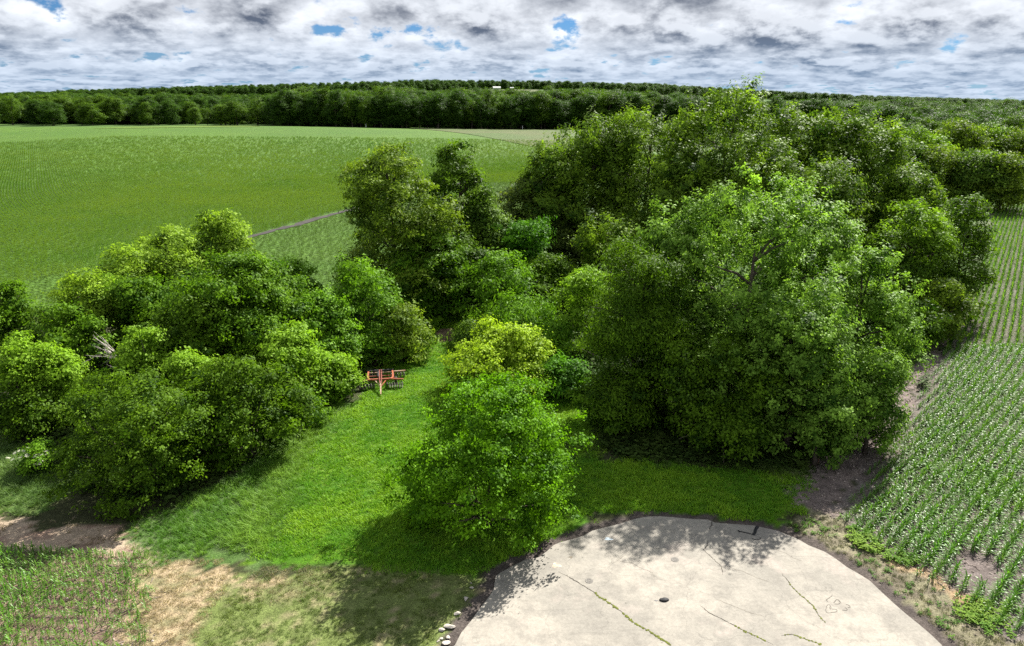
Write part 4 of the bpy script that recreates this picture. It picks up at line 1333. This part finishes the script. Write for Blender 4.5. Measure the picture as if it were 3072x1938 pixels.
CORN_TPL, CORN_KINDS = [], []
for k in range(5):
    rng = np.random.default_rng(300 + k)
    leaves, st = corn_plant(rng)
    v, f = merge(leaves + [(st.v, st.f)])
    CORN_TPL.append(mesh_obj('corn_template', v, f, CORN, link=False))
    tcol = np.array((0.075, 0.175, 0.018)) * rng.uniform(0.85, 1.2)
    whole = mesh_obj('corn_plant', v, f, CORN_P, tint=np.tile(tcol, (len(v), 1)), link=False)
    lm = [mesh_obj('leaf', lv, lf, CORN_P, tint=np.tile(tcol * (1 if i < 5 else 1.35), (len(lv), 1)), link=False).data for i, (lv, lf) in enumerate(leaves)]
    sm = mesh_obj('stalk', st.v, st.f, CORN_P, tint=np.tile(tcol * 1.1, (len(st.v), 1)), link=False).data
    CORN_KINDS.append((whole.data, sm, lm))
ROW_TPL = []                                                # a metre and a half of row, for the far rows
for k in range(5):
    rng = np.random.default_rng(330 + k)
    parts = []
    for i in range(7):
        leaves, st = corn_plant(rng, rng.uniform(0.75, 1.0), 5, 2, 0.085)
        for lv, lf in leaves:
            parts.append(([(x + (i - 3) * 0.21, y + rng.uniform(-0.03, 0.03), z) for x, y, z in lv], lf))
    v, f = merge(parts)
    ROW_TPL.append(mesh_obj('corn_row_template', v, f, ROWM, link=False))

CORN_A = np.array((0.060, 0.155, 0.016)); CORN_B = np.array((0.125, 0.230, 0.024))


def in_view(x, y, z=0.4):
    d = np.stack([x, y, np.zeros_like(x) + z - CAM_H], -1)
    w = d @ np.array(fwd); u = d @ np.array(rt) / w; v = d @ np.array(up) / w
    return (np.abs(u) < 0.705) & (np.abs(v) < 0.447) & (w > 0)


def corn_rows(origin, az_fn, k0, k1, s0, s1, step):
    """rows that follow one another at 0.76 m; returns x, y, heading"""
    s = np.arange(s0, s1, 0.25)
    az = az_fn(s)
    cx = np.cumsum(np.sin(az)) * 0.25; cy_ = np.cumsum(np.cos(az)) * 0.25
    i0 = np.argmin(np.abs(s)); cx += origin[0] - cx[i0]; cy_ += origin[1] - cy_[i0]
    out = []
    rg = np.random.default_rng(4)
    ss = np.arange(s0, s1 - 1, step)
    for k in range(k0, k1):
        q_ = ss + rg.uniform(-0.35, 0.35, len(ss)) * step
        a = np.interp(q_, s, az)
        x = np.interp(q_, s, cx) + np.cos(a) * k * 0.76 + rg.normal(0, 0.03, len(ss))
        y = np.interp(q_, s, cy_) - np.sin(a) * k * 0.76 + rg.normal(0, 0.03, len(ss))
        out.append(np.stack([x, y, a], 1))
    return np.concatenate(out)


deg = math.radians
fr = lambda s: deg(46) - deg(11) * smooth((s - 5) / 75)
near = corn_rows((24.0, 45.5), fr, -22, 150, -40, 120, 0.15)
rg = np.random.default_rng(5)
x, y = near[:, 0], near[:, 1]
ok = inside(x, y, Z_CORN_RIGHT) & in_view(x, y, 0.5) & (y < 78) & ~inside(x, y, Z_BARE) & (dist_to(x, y, Z_PAD) > 1.0)
vig = fbm(x * 0.25, y * 0.25, 71) * 0.6 + fbm(x * 0.9, y * 0.9, 73) * 0.4
edge = dist_to(x, y, Z_CORN_RIGHT)
ok &= ~(inside(x, y, Z_ORANGE) & (rg.uniform(size=len(x)) < 0.45))
ok &= rg.uniform(size=len(x)) < np.clip(0.35 + edge * 0.5, 0, 1) * smooth((vig - 0.16) / 0.14)
near = near[ok]; vig = vig[ok]; edge = edge[ok]
scl = (0.72 + 0.5 * vig) * np.clip(0.6 + edge * 0.18, 0.6, 1.0) * rg.uniform(0.8, 1.15, len(near))
R_ = dict(x=near[:, 0], y=near[:, 1], az=rg.uniform(0, 6.28, len(near)), s=scl, g=np.zeros(len(near), int))
# young, shorter corn at lower left
hl = math.atan2(7.85, -0.50)
left = corn_rows((-22.0, 33.8), lambda s: np.full(np.shape(s), hl), -14, 14, -25, 12, 0.13)
x, y = left[:, 0], left[:, 1]
vig = fbm(x * 0.45, y * 0.45, 81)
ok = inside(x + (fbm(x, y, 83) - 0.5) * 2, y, Z_CORN_LEFT) & in_view(x, y, 0.3)
ok &= rg.uniform(size=len(x)) < np.clip(1.4 - 0.07 * np.maximum(0, x + 28) - 0.06 * np.maximum(0, 36.5 - y), 0.7, 1) * smooth((vig - 0.08) / 0.2)
left = left[ok]; vig = vig[ok]
scl = (0.42 + 0.42 * vig) * np.clip(1.15 - 0.035 * (left[:, 0] + 28), 0.7, 1.25) * rg.uniform(0.8, 1.2, len(left))
L_ = dict(x=left[:, 0], y=left[:, 1], az=rg.uniform(0, 6.28, len(left)), s=scl, g=np.ones(len(left), int))
A_ = {k: np.concatenate([R_[k], L_[k]]) for k in R_}
A_['tint'] = CORN_A + (CORN_B - CORN_A) * np.clip(rg.normal(0.4, 0.3, len(A_['x'])), 0, 1)[:, None]
dist = np.sqrt(A_['x'] ** 2 + A_['y'] ** 2 + CAM_H ** 2) / A_['s']
order = np.argsort(dist)
single = np.zeros(len(order), bool); single[order[:300]] = True
for rank, i in enumerate(order[:300]):
    whole, sm, lm = CORN_KINDS[int(i) % 5]
    parted = rank < 110
    o = bpy.data.objects.new('corn_plant', sm if parted else whole)
    COL.objects.link(o)
    xx, yy = float(A_['x'][i]), float(A_['y'][i])
    o.location = (xx, yy, 0.0); o.rotation_euler = (0, 0, float(A_['az'][i])); o.scale = (float(A_['s'][i]),) * 3
    if A_['g'][i]:
        tag(o, 'short young corn plant in the gappy rows at lower left', 'corn plant', 'corn plants at lower left')
    else:
        tag(o, 'corn plant in the front rows of cornfield right of the concrete', 'corn plant', 'corn plants in the front rows at right')
    if parted:
        for me in lm:
            c = bpy.data.objects.new('leaf', me); COL.objects.link(c); c.parent = o
for g, nm, lab in ((0, 'corn_rows', 'rows of green corn plants filling the right-hand field'), (1, 'young_corn_rows', 'short gappy rows of young corn at lower left')):
    mk = ~single & (A_['g'] == g)
    n_ = mk.sum()
    scatter(nm, np.stack([A_['x'][mk], A_['y'][mk], np.zeros(n_)], 1), A_['az'][mk], A_['s'][mk], rg.integers(0, 5, n_), A_['tint'][mk], CORN_TPL, lab,
            tilt=rg.normal(0, 0.08, (n_, 2)))
far = corn_rows((24.0, 45.5), fr, -60, 260, 20, 290, 1.4)
x, y = far[:, 0], far[:, 1]
ok = inside(x, y, Z_CORN_RIGHT) & in_view(x, y, 0.5) & (y >= 77.5)
far = far[ok]; n_ = len(far)
scatter('far_corn_rows', np.c_[far[:, :2], terrain(far[:, 0], far[:, 1])], math.pi / 2 - far[:, 2], rg.uniform(0.85, 1.15, n_), rg.integers(0, 5, n_),
        (CORN_A + (CORN_B - CORN_A) * rg.uniform(0.1, 0.9, n_)[:, None]), ROW_TPL, 'distant dense corn rows of the right-hand field')

# left field: rows of young crop until they melt together
fl_ = corn_rows((-60.0, 110.0), lambda s: deg(-58) + deg(26) * smooth((s + 40) / 200), -420, 330, -330, 330, 1.5)
x, y = fl_[:, 0], fl_[:, 1]
FIELD_POLY = FIELD_NEAR + FIELD_FAR[::-1]
TRACK = [(-53.5, 140), (-51.5, 145), (-47, 158), (-42, 174), (-36, 190), (-26, 214), (-14, 240)]
ok = inside(x, y, FIELD_POLY) & in_view(x, y, 0.5) & (y < 400) & (dist_to(x, y, TRACK, False) > 1.6) & (dist_to(x, y, FIELD_NEAR, False) > 3)
ok &= rg.uniform(size=len(x)) < np.clip(1.25 - (y - 130) / 290, 0.04, 1)
fl_ = fl_[ok]; x, y = fl_[:, 0], fl_[:, 1]; n_ = len(fl_)
vig = fbm(x * 0.02, y * 0.02, 91) * 0.6 + fbm(x * 0.11, y * 0.11, 93) * 0.4
tr = np.interp(y, [88, 108, 125, 145, 158, 174, 190, 214, 240], [-82, -72, -62, -51.5, -47, -42, -36, -26, -14])
low = (x > tr) & (y < 235)
sc_ = np.where(low, 0.55, 0.82) * rg.uniform(0.8, 1.15, n_)
FA, FB = np.array((0.060, 0.128, 0.010)), np.array((0.108, 0.172, 0.014))
tn = FA + (FB - FA) * np.clip((vig - 0.3) * 2.2 + rg.normal(0, 0.07, n_), 0, 1)[:, None]
tn[low] = np.array((0.056, 0.104, 0.013)) * rg.uniform(0.75, 1.2, low.sum())[:, None]
scatter('crop_rows', np.c_[x, y, terrain(x, y) + 0.1], math.pi / 2 - fl_[:, 2], sc_, rg.integers(0, 5, n_), tn, ROW_TPL, 'fine rows of young crop across the wide left field')

# ------------------------------------------------------------------ grass
def tuft(rng, n, rad, h, w, droop):
    v, f = [], []
    for i in range(n):
        a = rng.uniform(0, 6.28); r = rad * math.sqrt(rng.uniform(0, 1)); az = rng.uniform(0, 6.28)
        hh = h * rng.uniform(0.55, 1.2); out = droop * hh * rng.uniform(0.3, 1.2)
        bx, by = r * math.cos(a), r * math.sin(a); ca, sa = math.cos(az), math.sin(az)
        b = len(v)
        for t, ww in ((0, w), (0.55, w * 0.8), (1.0, 0)):
            ox = out * t * t; zz_ = hh * (t - 0.25 * droop * t * t)
            if ww:
                v += [(bx + ox * ca - ww / 2 * sa, by + ox * sa + ww / 2 * ca, zz_), (bx + ox * ca + ww / 2 * sa, by + ox * sa - ww / 2 * ca, zz_)]
            else:
                v.append((bx + ox * ca, by + ox * sa, zz_))
        f += [(b, b + 1, b + 3), (b, b + 3, b + 2), (b + 2, b + 3, b + 4)]
    return mesh_obj('grass_template', np.array(v), np.array(f), BLADE, link=False)


rng = np.random.default_rng(44)
SHORT = [tuft(rng, 16, 0.20, 0.17, 0.026, 0.9) for _ in range(4)]
LONG = [tuft(rng, 20, 0.24, 0.75, 0.030, 1.1) for _ in range(4)]


def leafy(rng, n, rad, h, size):
    v = []
    for i in range(n):
        a = rng.uniform(0, 6.28); r = rad * math.sqrt(rng.uniform(0, 1)); az = rng.uniform(0, 6.28)
        c = np.array((r * math.cos(a), r * math.sin(a), h * rng.uniform(0.2, 1)))
        d = np.array((math.cos(az), math.sin(az), rng.uniform(-0.3, 0.4))) * size * rng.uniform(0.7, 1.3); e = np.array((-math.sin(az), math.cos(az), 0)) * size * 0.4
        v += [c - d * .5, c + e, c + d * .5, c - e]
    return mesh_obj('weed_template', np.array(v), np.arange(len(v)).reshape(-1, 4), WEEDM, link=False)


WEED = [leafy(rng, 22, 0.26, 0.30, 0.15) for _ in range(3)]


def sow(poly, dens, warp=True, seed=0):
    rg_ = np.random.default_rng(seed)
    p = np.array(poly); lo, hi = p.min(0), p.max(0)
    lo = np.maximum(lo, (-48, 28)); hi = np.minimum(hi, (60, 100))
    n_ = int(np.prod(hi - lo) * dens)
    q_ = rg_.uniform(lo, hi, (n_, 2))
    wx = (fbm(q_[:, 0] * 0.4, q_[:, 1] * 0.4, 301) - 0.5) * 4.0 + rg_.normal(0, 0.35, n_)
    wy = (fbm(q_[:, 0] * 0.4, q_[:, 1] * 0.4, 302) - 0.5) * 4.0 + rg_.normal(0, 0.35, n_)
    k = inside(q_[:, 0] + wx, q_[:, 1] + wy, poly) & in_view(q_[:, 0], q_[:, 1])
    k &= ~inside(q_[:, 0], q_[:, 1], Z_PAD) & (dist_to(q_[:, 0], q_[:, 1], Z_PAD) > 0.25 + 0.9 * fbm(q_[:, 0] * 1.2, q_[:, 1] * 1.2, 303))
    return q_[k], rg_


def grass(name, poly, dens, tpl, c1, c2, s0, s1, label, seed, patch=0.0, pscale=0.5, avoid=()):
    q_, rg_ = sow(poly, dens, seed=seed)
    if patch:
        k = fbm(q_[:, 0] * pscale, q_[:, 1] * pscale, 200 + seed) + rg_.normal(0, 0.06, len(q_)) > patch
        q_ = q_[k]
    for pl in avoid:
        q_ = q_[~inside(q_[:, 0], q_[:, 1], pl)]
    n_ = len(q_)
    nz = fbm(q_[:, 0] * 0.35, q_[:, 1] * 0.35, 90 + seed)
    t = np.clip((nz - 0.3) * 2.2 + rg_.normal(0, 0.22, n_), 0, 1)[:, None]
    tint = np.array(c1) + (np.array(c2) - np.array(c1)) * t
    ed = np.clip(0.45 + 0.28 * dist_to(q_[:, 0], q_[:, 1], poly), 0.45, 1) if tpl is LONG else 1.0
    s_ = ed * (s0 + (s1 - s0) * np.clip(nz * 1.2 + rg_.normal(0, 0.2, n_), 0, 1))
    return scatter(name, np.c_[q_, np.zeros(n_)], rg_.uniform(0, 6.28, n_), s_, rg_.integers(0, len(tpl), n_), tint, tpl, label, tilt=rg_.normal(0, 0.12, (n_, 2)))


grass('lush_grass', Z_LUSH, 24, SHORT, (0.085, 0.225, 0.008), (0.205, 0.355, 0.016), 0.6, 1.6, 'bright green grass of the lane between the thickets', 1, avoid=(Z_BARE_PATH,))
grass('tall_grass', Z_TALL, 16, LONG, (0.070, 0.175, 0.011), (0.170, 0.300, 0.028), 0.42, 0.95, 'tall grey-green grass in front of the left thicket', 2)
grass('meadow_grass', Z_MEADOW, 14, LONG, (0.070, 0.140, 0.022), (0.130, 0.210, 0.045), 0.5, 1.0, 'tall meadow grass at the left border', 3)
grass('lawn_grass', Z_LAWN, 20, SHORT, (0.080, 0.125, 0.024), (0.155, 0.200, 0.045), 0.45, 0.9, 'thin short lawn grass left of the concrete', 4, 0.42, 0.9, avoid=(Z_STRAW,))
grass('dry_grass', Z_STRAW, 20, SHORT, (0.24, 0.185, 0.11), (0.34, 0.285, 0.18), 0.5, 0.95, 'dry straw coloured mown grass beside the young corn', 5, 0.3)
grass('dry_grass_patch', Z_STRAW_B, 14, SHORT, (0.11, 0.13, 0.045), (0.25, 0.22, 0.13), 0.5, 0.9, 'smaller dry patch in the lawn below the tall grass', 6, 0.35)
grass('dead_grass', Z_PINK, 9, LONG, (0.25, 0.19, 0.13), (0.38, 0.32, 0.235), 0.35, 0.7, 'bleached dead grass on bare soil at the left', 7, 0.38)
grass('verge_grass', Z_VERGE, 20, LONG, (0.090, 0.155, 0.025), (0.165, 0.215, 0.050), 0.35, 0.75, 'grassy verge between the trees and the corn headland', 8)
grass('strip_grass', Z_STRIP, 16, SHORT, (0.08, 0.09, 0.042), (0.19, 0.18, 0.11), 0.45, 0.9, 'half dead grass strip between concrete and cornfield', 9, 0.36, 0.8)
grass('strip_weeds', Z_STRIP, 9, WEED, (0.060, 0.150, 0.014), (0.105, 0.205, 0.020), 0.35, 0.7, 'low green weeds in the strip beside the concrete', 10, 0.60, 0.45)
for k, zp in enumerate((Z_WEED_A, Z_WEED_B, Z_WEED_C)):
    grass('weeds', zp, 12, WEED, (0.085, 0.195, 0.016), (0.165, 0.265, 0.026), 0.6, 1.2, ('bright weeds at the near edge of the right cornfield', 'bright weeds between rows at the right border', 'bright weeds at the bottom right corner')[k], 11 + k, 0.36, 0.7)
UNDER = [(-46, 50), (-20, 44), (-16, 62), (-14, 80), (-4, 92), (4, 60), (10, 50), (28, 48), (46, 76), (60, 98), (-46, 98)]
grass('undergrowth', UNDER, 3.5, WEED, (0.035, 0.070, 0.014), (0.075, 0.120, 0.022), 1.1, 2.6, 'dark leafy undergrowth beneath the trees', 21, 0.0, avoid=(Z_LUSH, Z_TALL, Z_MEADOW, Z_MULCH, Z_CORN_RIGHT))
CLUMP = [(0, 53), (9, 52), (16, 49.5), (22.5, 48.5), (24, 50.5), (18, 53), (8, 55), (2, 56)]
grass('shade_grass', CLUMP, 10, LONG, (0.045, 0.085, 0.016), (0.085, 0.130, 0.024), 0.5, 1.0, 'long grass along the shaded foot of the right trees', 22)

# clods and crop litter on the bare headland
rng = np.random.default_rng(61)
CLODM = blade_mat('litter', trans=0.0, rough=0.9, spec=0.1)
bb = bmesh.new(); bmesh.ops.create_icosphere(bb, subdivisions=1, radius=0.06)
me = bpy.data.meshes.new('clod_template'); bb.to_mesh(me); bb.free(); me.materials.append(CLODM)
clod_t = bpy.data.objects.new('clod_template', me)
stalk_t = MB().tube([(-0.16, 0, 0.02), (0.16, 0, 0.03)], 0.014, 4).build('stalk_template', CLODM); COL.objects.unlink(stalk_t)
for k, (zp, lab) in enumerate(((Z_MULCH, 'old stalks and clods on the bare corn headland'), (Z_BARE, 'clods on the bare hollow in the right cornfield'), (Z_CORN_LEFT, 'clods and stalks on the soil between the young corn'), (Z_CORN_RIGHT, 'old stalks and clods between the right corn rows'))):
    q_, rg_ = sow(zp, (11, 8, 5, 5)[k], seed=70 + k)
    q_ = q_[q_[:, 1] < 75]
    n_ = len(q_)
    tint = np.array((0.11, 0.088, 0.078)) + np.array((0.24, 0.205, 0.175)) * (rg_.uniform(0, 1, n_) ** 2.5)[:, None]
    scatter('soil_litter', np.c_[q_, np.zeros(n_)], rg_.uniform(0, 6.28, n_), rg_.uniform(0.4, 1.5, n_), rg_.integers(0, 2, n_), tint, [clod_t, stalk_t], lab)

# ------------------------------------------------------------------ disc harrow parked on the lane
ORANGE = plain_mat('orange_paint', (0.36, 0.085, 0.030), 0.65, 0.3, 2.5, c2=(0.20, 0.075, 0.045))
RUST = plain_mat('rusty_red', (0.21, 0.055, 0.038), 0.7, 0.35, 3)
BEIGE = plain_mat('bleached_paint', (0.36, 0.27, 0.19), 0.7, 0.3, 3, c2=(0.25, 0.13, 0.08))
DARKM = plain_mat('black_beam', (0.03, 0.03, 0.034), 0.5, 0.3, 4)
STEEL = plain_mat('worn_steel', (0.24, 0.22, 0.20), 0.55, 0.4, 6, metal=0.4)
TYRE = plain_mat('tyre', (0.03, 0.03, 0.03), 0.85, 0.3, 10)
HUBM = plain_mat('hub_grey', (0.32, 0.31, 0.30), 0.6, 0.3, 6)
hx, hy = MARKS['harrow']
har = empty('disc_harrow', (hx + 0.1, hy + 0.1, 0.0), 0.17)
har.scale = (1.06, 1.06, 1.0)
tag(har, 'old orange disc harrow parked on the grass lane with its tongue towards the viewer', 'farm implement')
zf = 0.85
MB().tube([(-1.1, 1.75, zf + .1), (-1.14, 0.9, zf + .05), (-1.12, 0.35, zf), (-0.98, 0.08, zf), (-0.72, 0.0, zf), (0, 0.02, zf), (0.75, 0.0, zf), (1.0, 0.1, zf), (1.12, 0.4, zf), (1.14, 0.9, zf + .05), (1.1, 1.75, zf + .1)], 0.105, 4).build('main_frame', ORANGE, har)
MB().box((-0.05, 1.86, zf + 0.16), (2.5, 0.16, 0.16)).build('rear_beam', DARKM, har)
MB().tube([(-1.1, 1.6, zf + .05), (0, 1.62, zf + .05), (1.1, 1.6, zf + .05)], 0.055, 4).build('cross_bar', BEIGE, har)
MB().tube([(-1.05, 0.85, zf), (0, 0.88, zf), (1.05, 0.85, zf)], 0.05, 6).build('lift_shaft', ORANGE, har)
for sx in (-0.09, 0.09):
    MB().tube([(sx, 1.9, zf + .2), (sx, 0.9, zf + .16), (sx, -0.25, zf + .1), (sx * 0.7, -0.75, zf - .1)], 0.065, 4).build('centre_beam', RUST, har)
MB().tube([(-0.22, 1.5, zf + .22), (-0.22, 0.3, zf + .16)], 0.06, 8).build('hydraulic_ram', DARKM, har)
MB().tube([(0, -0.5, zf - .05), (0, -1.1, zf - .25), (0, -1.9, 0.42), (0, -2.35, 0.3)], [0.085, 0.085, 0.08, 0.07], 4).build('tongue', BEIGE, har)
for sx in (-1, 1):
    MB().tube([(sx * 0.5, -0.05, zf - .08), (0, -1.15, zf - .28)], 0.055, 4).build('tongue_brace', ORANGE if sx > 0 else BEIGE, har)
disc_mesh = MB().lathe([(0.03, -0.05), (0.12, -0.045), (0.22, -0.02), (0.29, 0.02), (0.285, 0.03), (0.2, -0.005), (0.1, -0.03), (0.03, -0.035)], axis='x', n=14).build('disc_blade', STEEL)
dm = disc_mesh.data; bpy.data.objects.remove(disc_mesh)
GANGS = [((-0.9, -0.02), (-2.05, -0.32), ORANGE, 6, 1), ((0.9, -0.02), (2.05, -0.24), ORANGE, 7, -1), ((1.0, 1.75), (2.3, 1.92), BEIGE, 6, 1), ((-0.15, 1.95), (-1.3, 1.9), DARKM, 6, -1)]
for (a, b, mt, nd, sgn) in GANGS:
    bar = MB().tube([(a[0], a[1], zf + .02), (b[0], b[1], zf - .02)], 0.085, 4).build('gang_beam', mt, har)
    off = -0.18 if a[1] < 1 else 0.2
    MB().tube([(a[0] * 0.55, a[1] + off, 0.36), (b[0], b[1] + off, 0.36)], 0.03, 6).build('gang_axle', DARKM, bar)
    for t in (0.25, 0.85):
        px, py = a[0] + (b[0] - a[0]) * t, a[1] + (b[1] - a[1]) * t
        MB().tube([(px, py, zf - 0.02), (px, py + off * 0.5, 0.6), (px, py + off, 0.38)], 0.035, 4).build('hanger', DARKM, bar)
    rz = math.atan2(b[1] - a[1], b[0] - a[0])
    for i in range(nd):
        t = (i + 0.4) / nd
        o = bpy.data.objects.new('disc_blade', dm); COL.objects.link(o); o.parent = bar
        o.location = (a[0] * 0.55 + (b[0] - a[0] * 0.55) * t, a[1] + off + (b[1] - a[1]) * t, 0.34); o.rotation_euler = (0, 0, rz)
for sx, sy, r in ((-1.36, 0.8, 0.36), (1.38, 0.75, 0.36), (0.08, 2.5, 0.34)):
    w = MB().lathe([(r * 0.55, -0.09), (r * 0.93, -0.10), (r, -0.06), (r, 0.06), (r * 0.93, 0.10), (r * 0.55, 0.09)], axis='x', n=20).build('tyre', TYRE, har, True)
    w.location = (sx, sy, r)
    h_ = MB().lathe([(0.04, -0.11), (r * 0.5, -0.07), (r * 0.56, 0.0), (r * 0.5, 0.07), (0.04, 0.11)], axis='x', n=14).build('wheel_hub', HUBM, w, True)
    MB().tube([(sx * 0.8, sy + 0.05, zf), (sx * 0.92, sy, 0.6), (sx - math.copysign(0.12, sx) if abs(sx) > 1 else sx, sy, r)], 0.045, 4).build('wheel_arm', RUST, har)

# ------------------------------------------------------------------ posts, stakes, far buildings
px, py = MARKS['post']
o = MB().tube([(0, 0, -0.3), (0.02, 0, 1.0), (0.03, 0.02, 2.0)], [0.11, 0.105, 0.095], 8).build('wooden_post', plain_mat('weathered_wood', (0.33, 0.28, 0.22), 0.9, 0.35, 5))
o.location = (px, py - 1.2, 0)
tag(o, 'weathered wooden post in the dark hollow at the end of the grass lane', 'post')
px, py = MARKS['steel']
o = MB().tube([(0, 0, -0.2), (0.04, 0, 1.05)], [0.03, 0.03], 4).build('steel_post', plain_mat('rust', (0.30, 0.15, 0.10), 0.85, 0.35, 9))
o.location = (px, py - 1.6, 0)
tag(o, 'thin rusty steel post at the corner of the right trees', 'post')
WHITE = plain_mat('white_paint', (0.78, 0.77, 0.74), 0.6, 0.08, 1)
for (x, y, lab) in ((-103, 532, 'white marker stake at the far field edge, left of centre'), (7, 540, 'white marker stake at the far field edge near the brown field')):
    o = MB().box((0, 0, 1.1), (0.28, 0.1, 2.2)).box((0, 0, 2.35), (0.34, 0.12, 0.3)).build('marker_stake', WHITE)
    o.location = (x, y, float(terrain(x, y)))
    tag(o, lab, 'stake', 'white stakes at the far field edge')


def barn(name, x, y, l, w, h, rz, label, roofm):
    z = float(terrain(x, y))
    root = empty(name, (x, y, z), rz)
    tag(root, label, 'building')
    MB().box((0, 0, h / 2 - 0.5), (l, w, h + 1)).build('wall', WHITE, root)
    hl_, hw = l / 2 + 0.4, w / 2 + 0.5
    MB().add([(-hl_, -hw, h - .1), (hl_, -hw, h - .1), (hl_, 0, h + w * 0.24), (-hl_, 0, h + w * 0.24), (-hl_, hw, h - .1), (hl_, hw, h - .1), (-hl_, 0, h - .12), (hl_, 0, h - .12)],
             [(0, 1, 2, 3), (3, 2, 5, 4), (1, 7, 5, 2), (0, 3, 4, 6), (0, 6, 7, 1), (6, 4, 5, 7)]).build('roof', roofm, root)
    for k in (-1, 0, 1):
        MB().box((k * l * 0.3, -w / 2 - 0.05, 1.6), (2.6, 0.1, 3.0)).build('door', plain_mat('door_grey', (0.4, 0.4, 0.42), 0.7), root)


ROOF = plain_mat('metal_roof', (0.66, 0.66, 0.66), 0.5, 0.1, 0.5)
barn('barn', -37, 1760, 17, 9, 5, 0.1, 'long white barn among trees on the ridge', ROOF)
barn('barn', -2, 1790, 8, 6, 4, -0.1, 'small white shed right of the long white barn', ROOF)
barn('barn', 985, 1850, 24, 12, 9, 0.2, 'tiny white building on the right-hand horizon', ROOF)
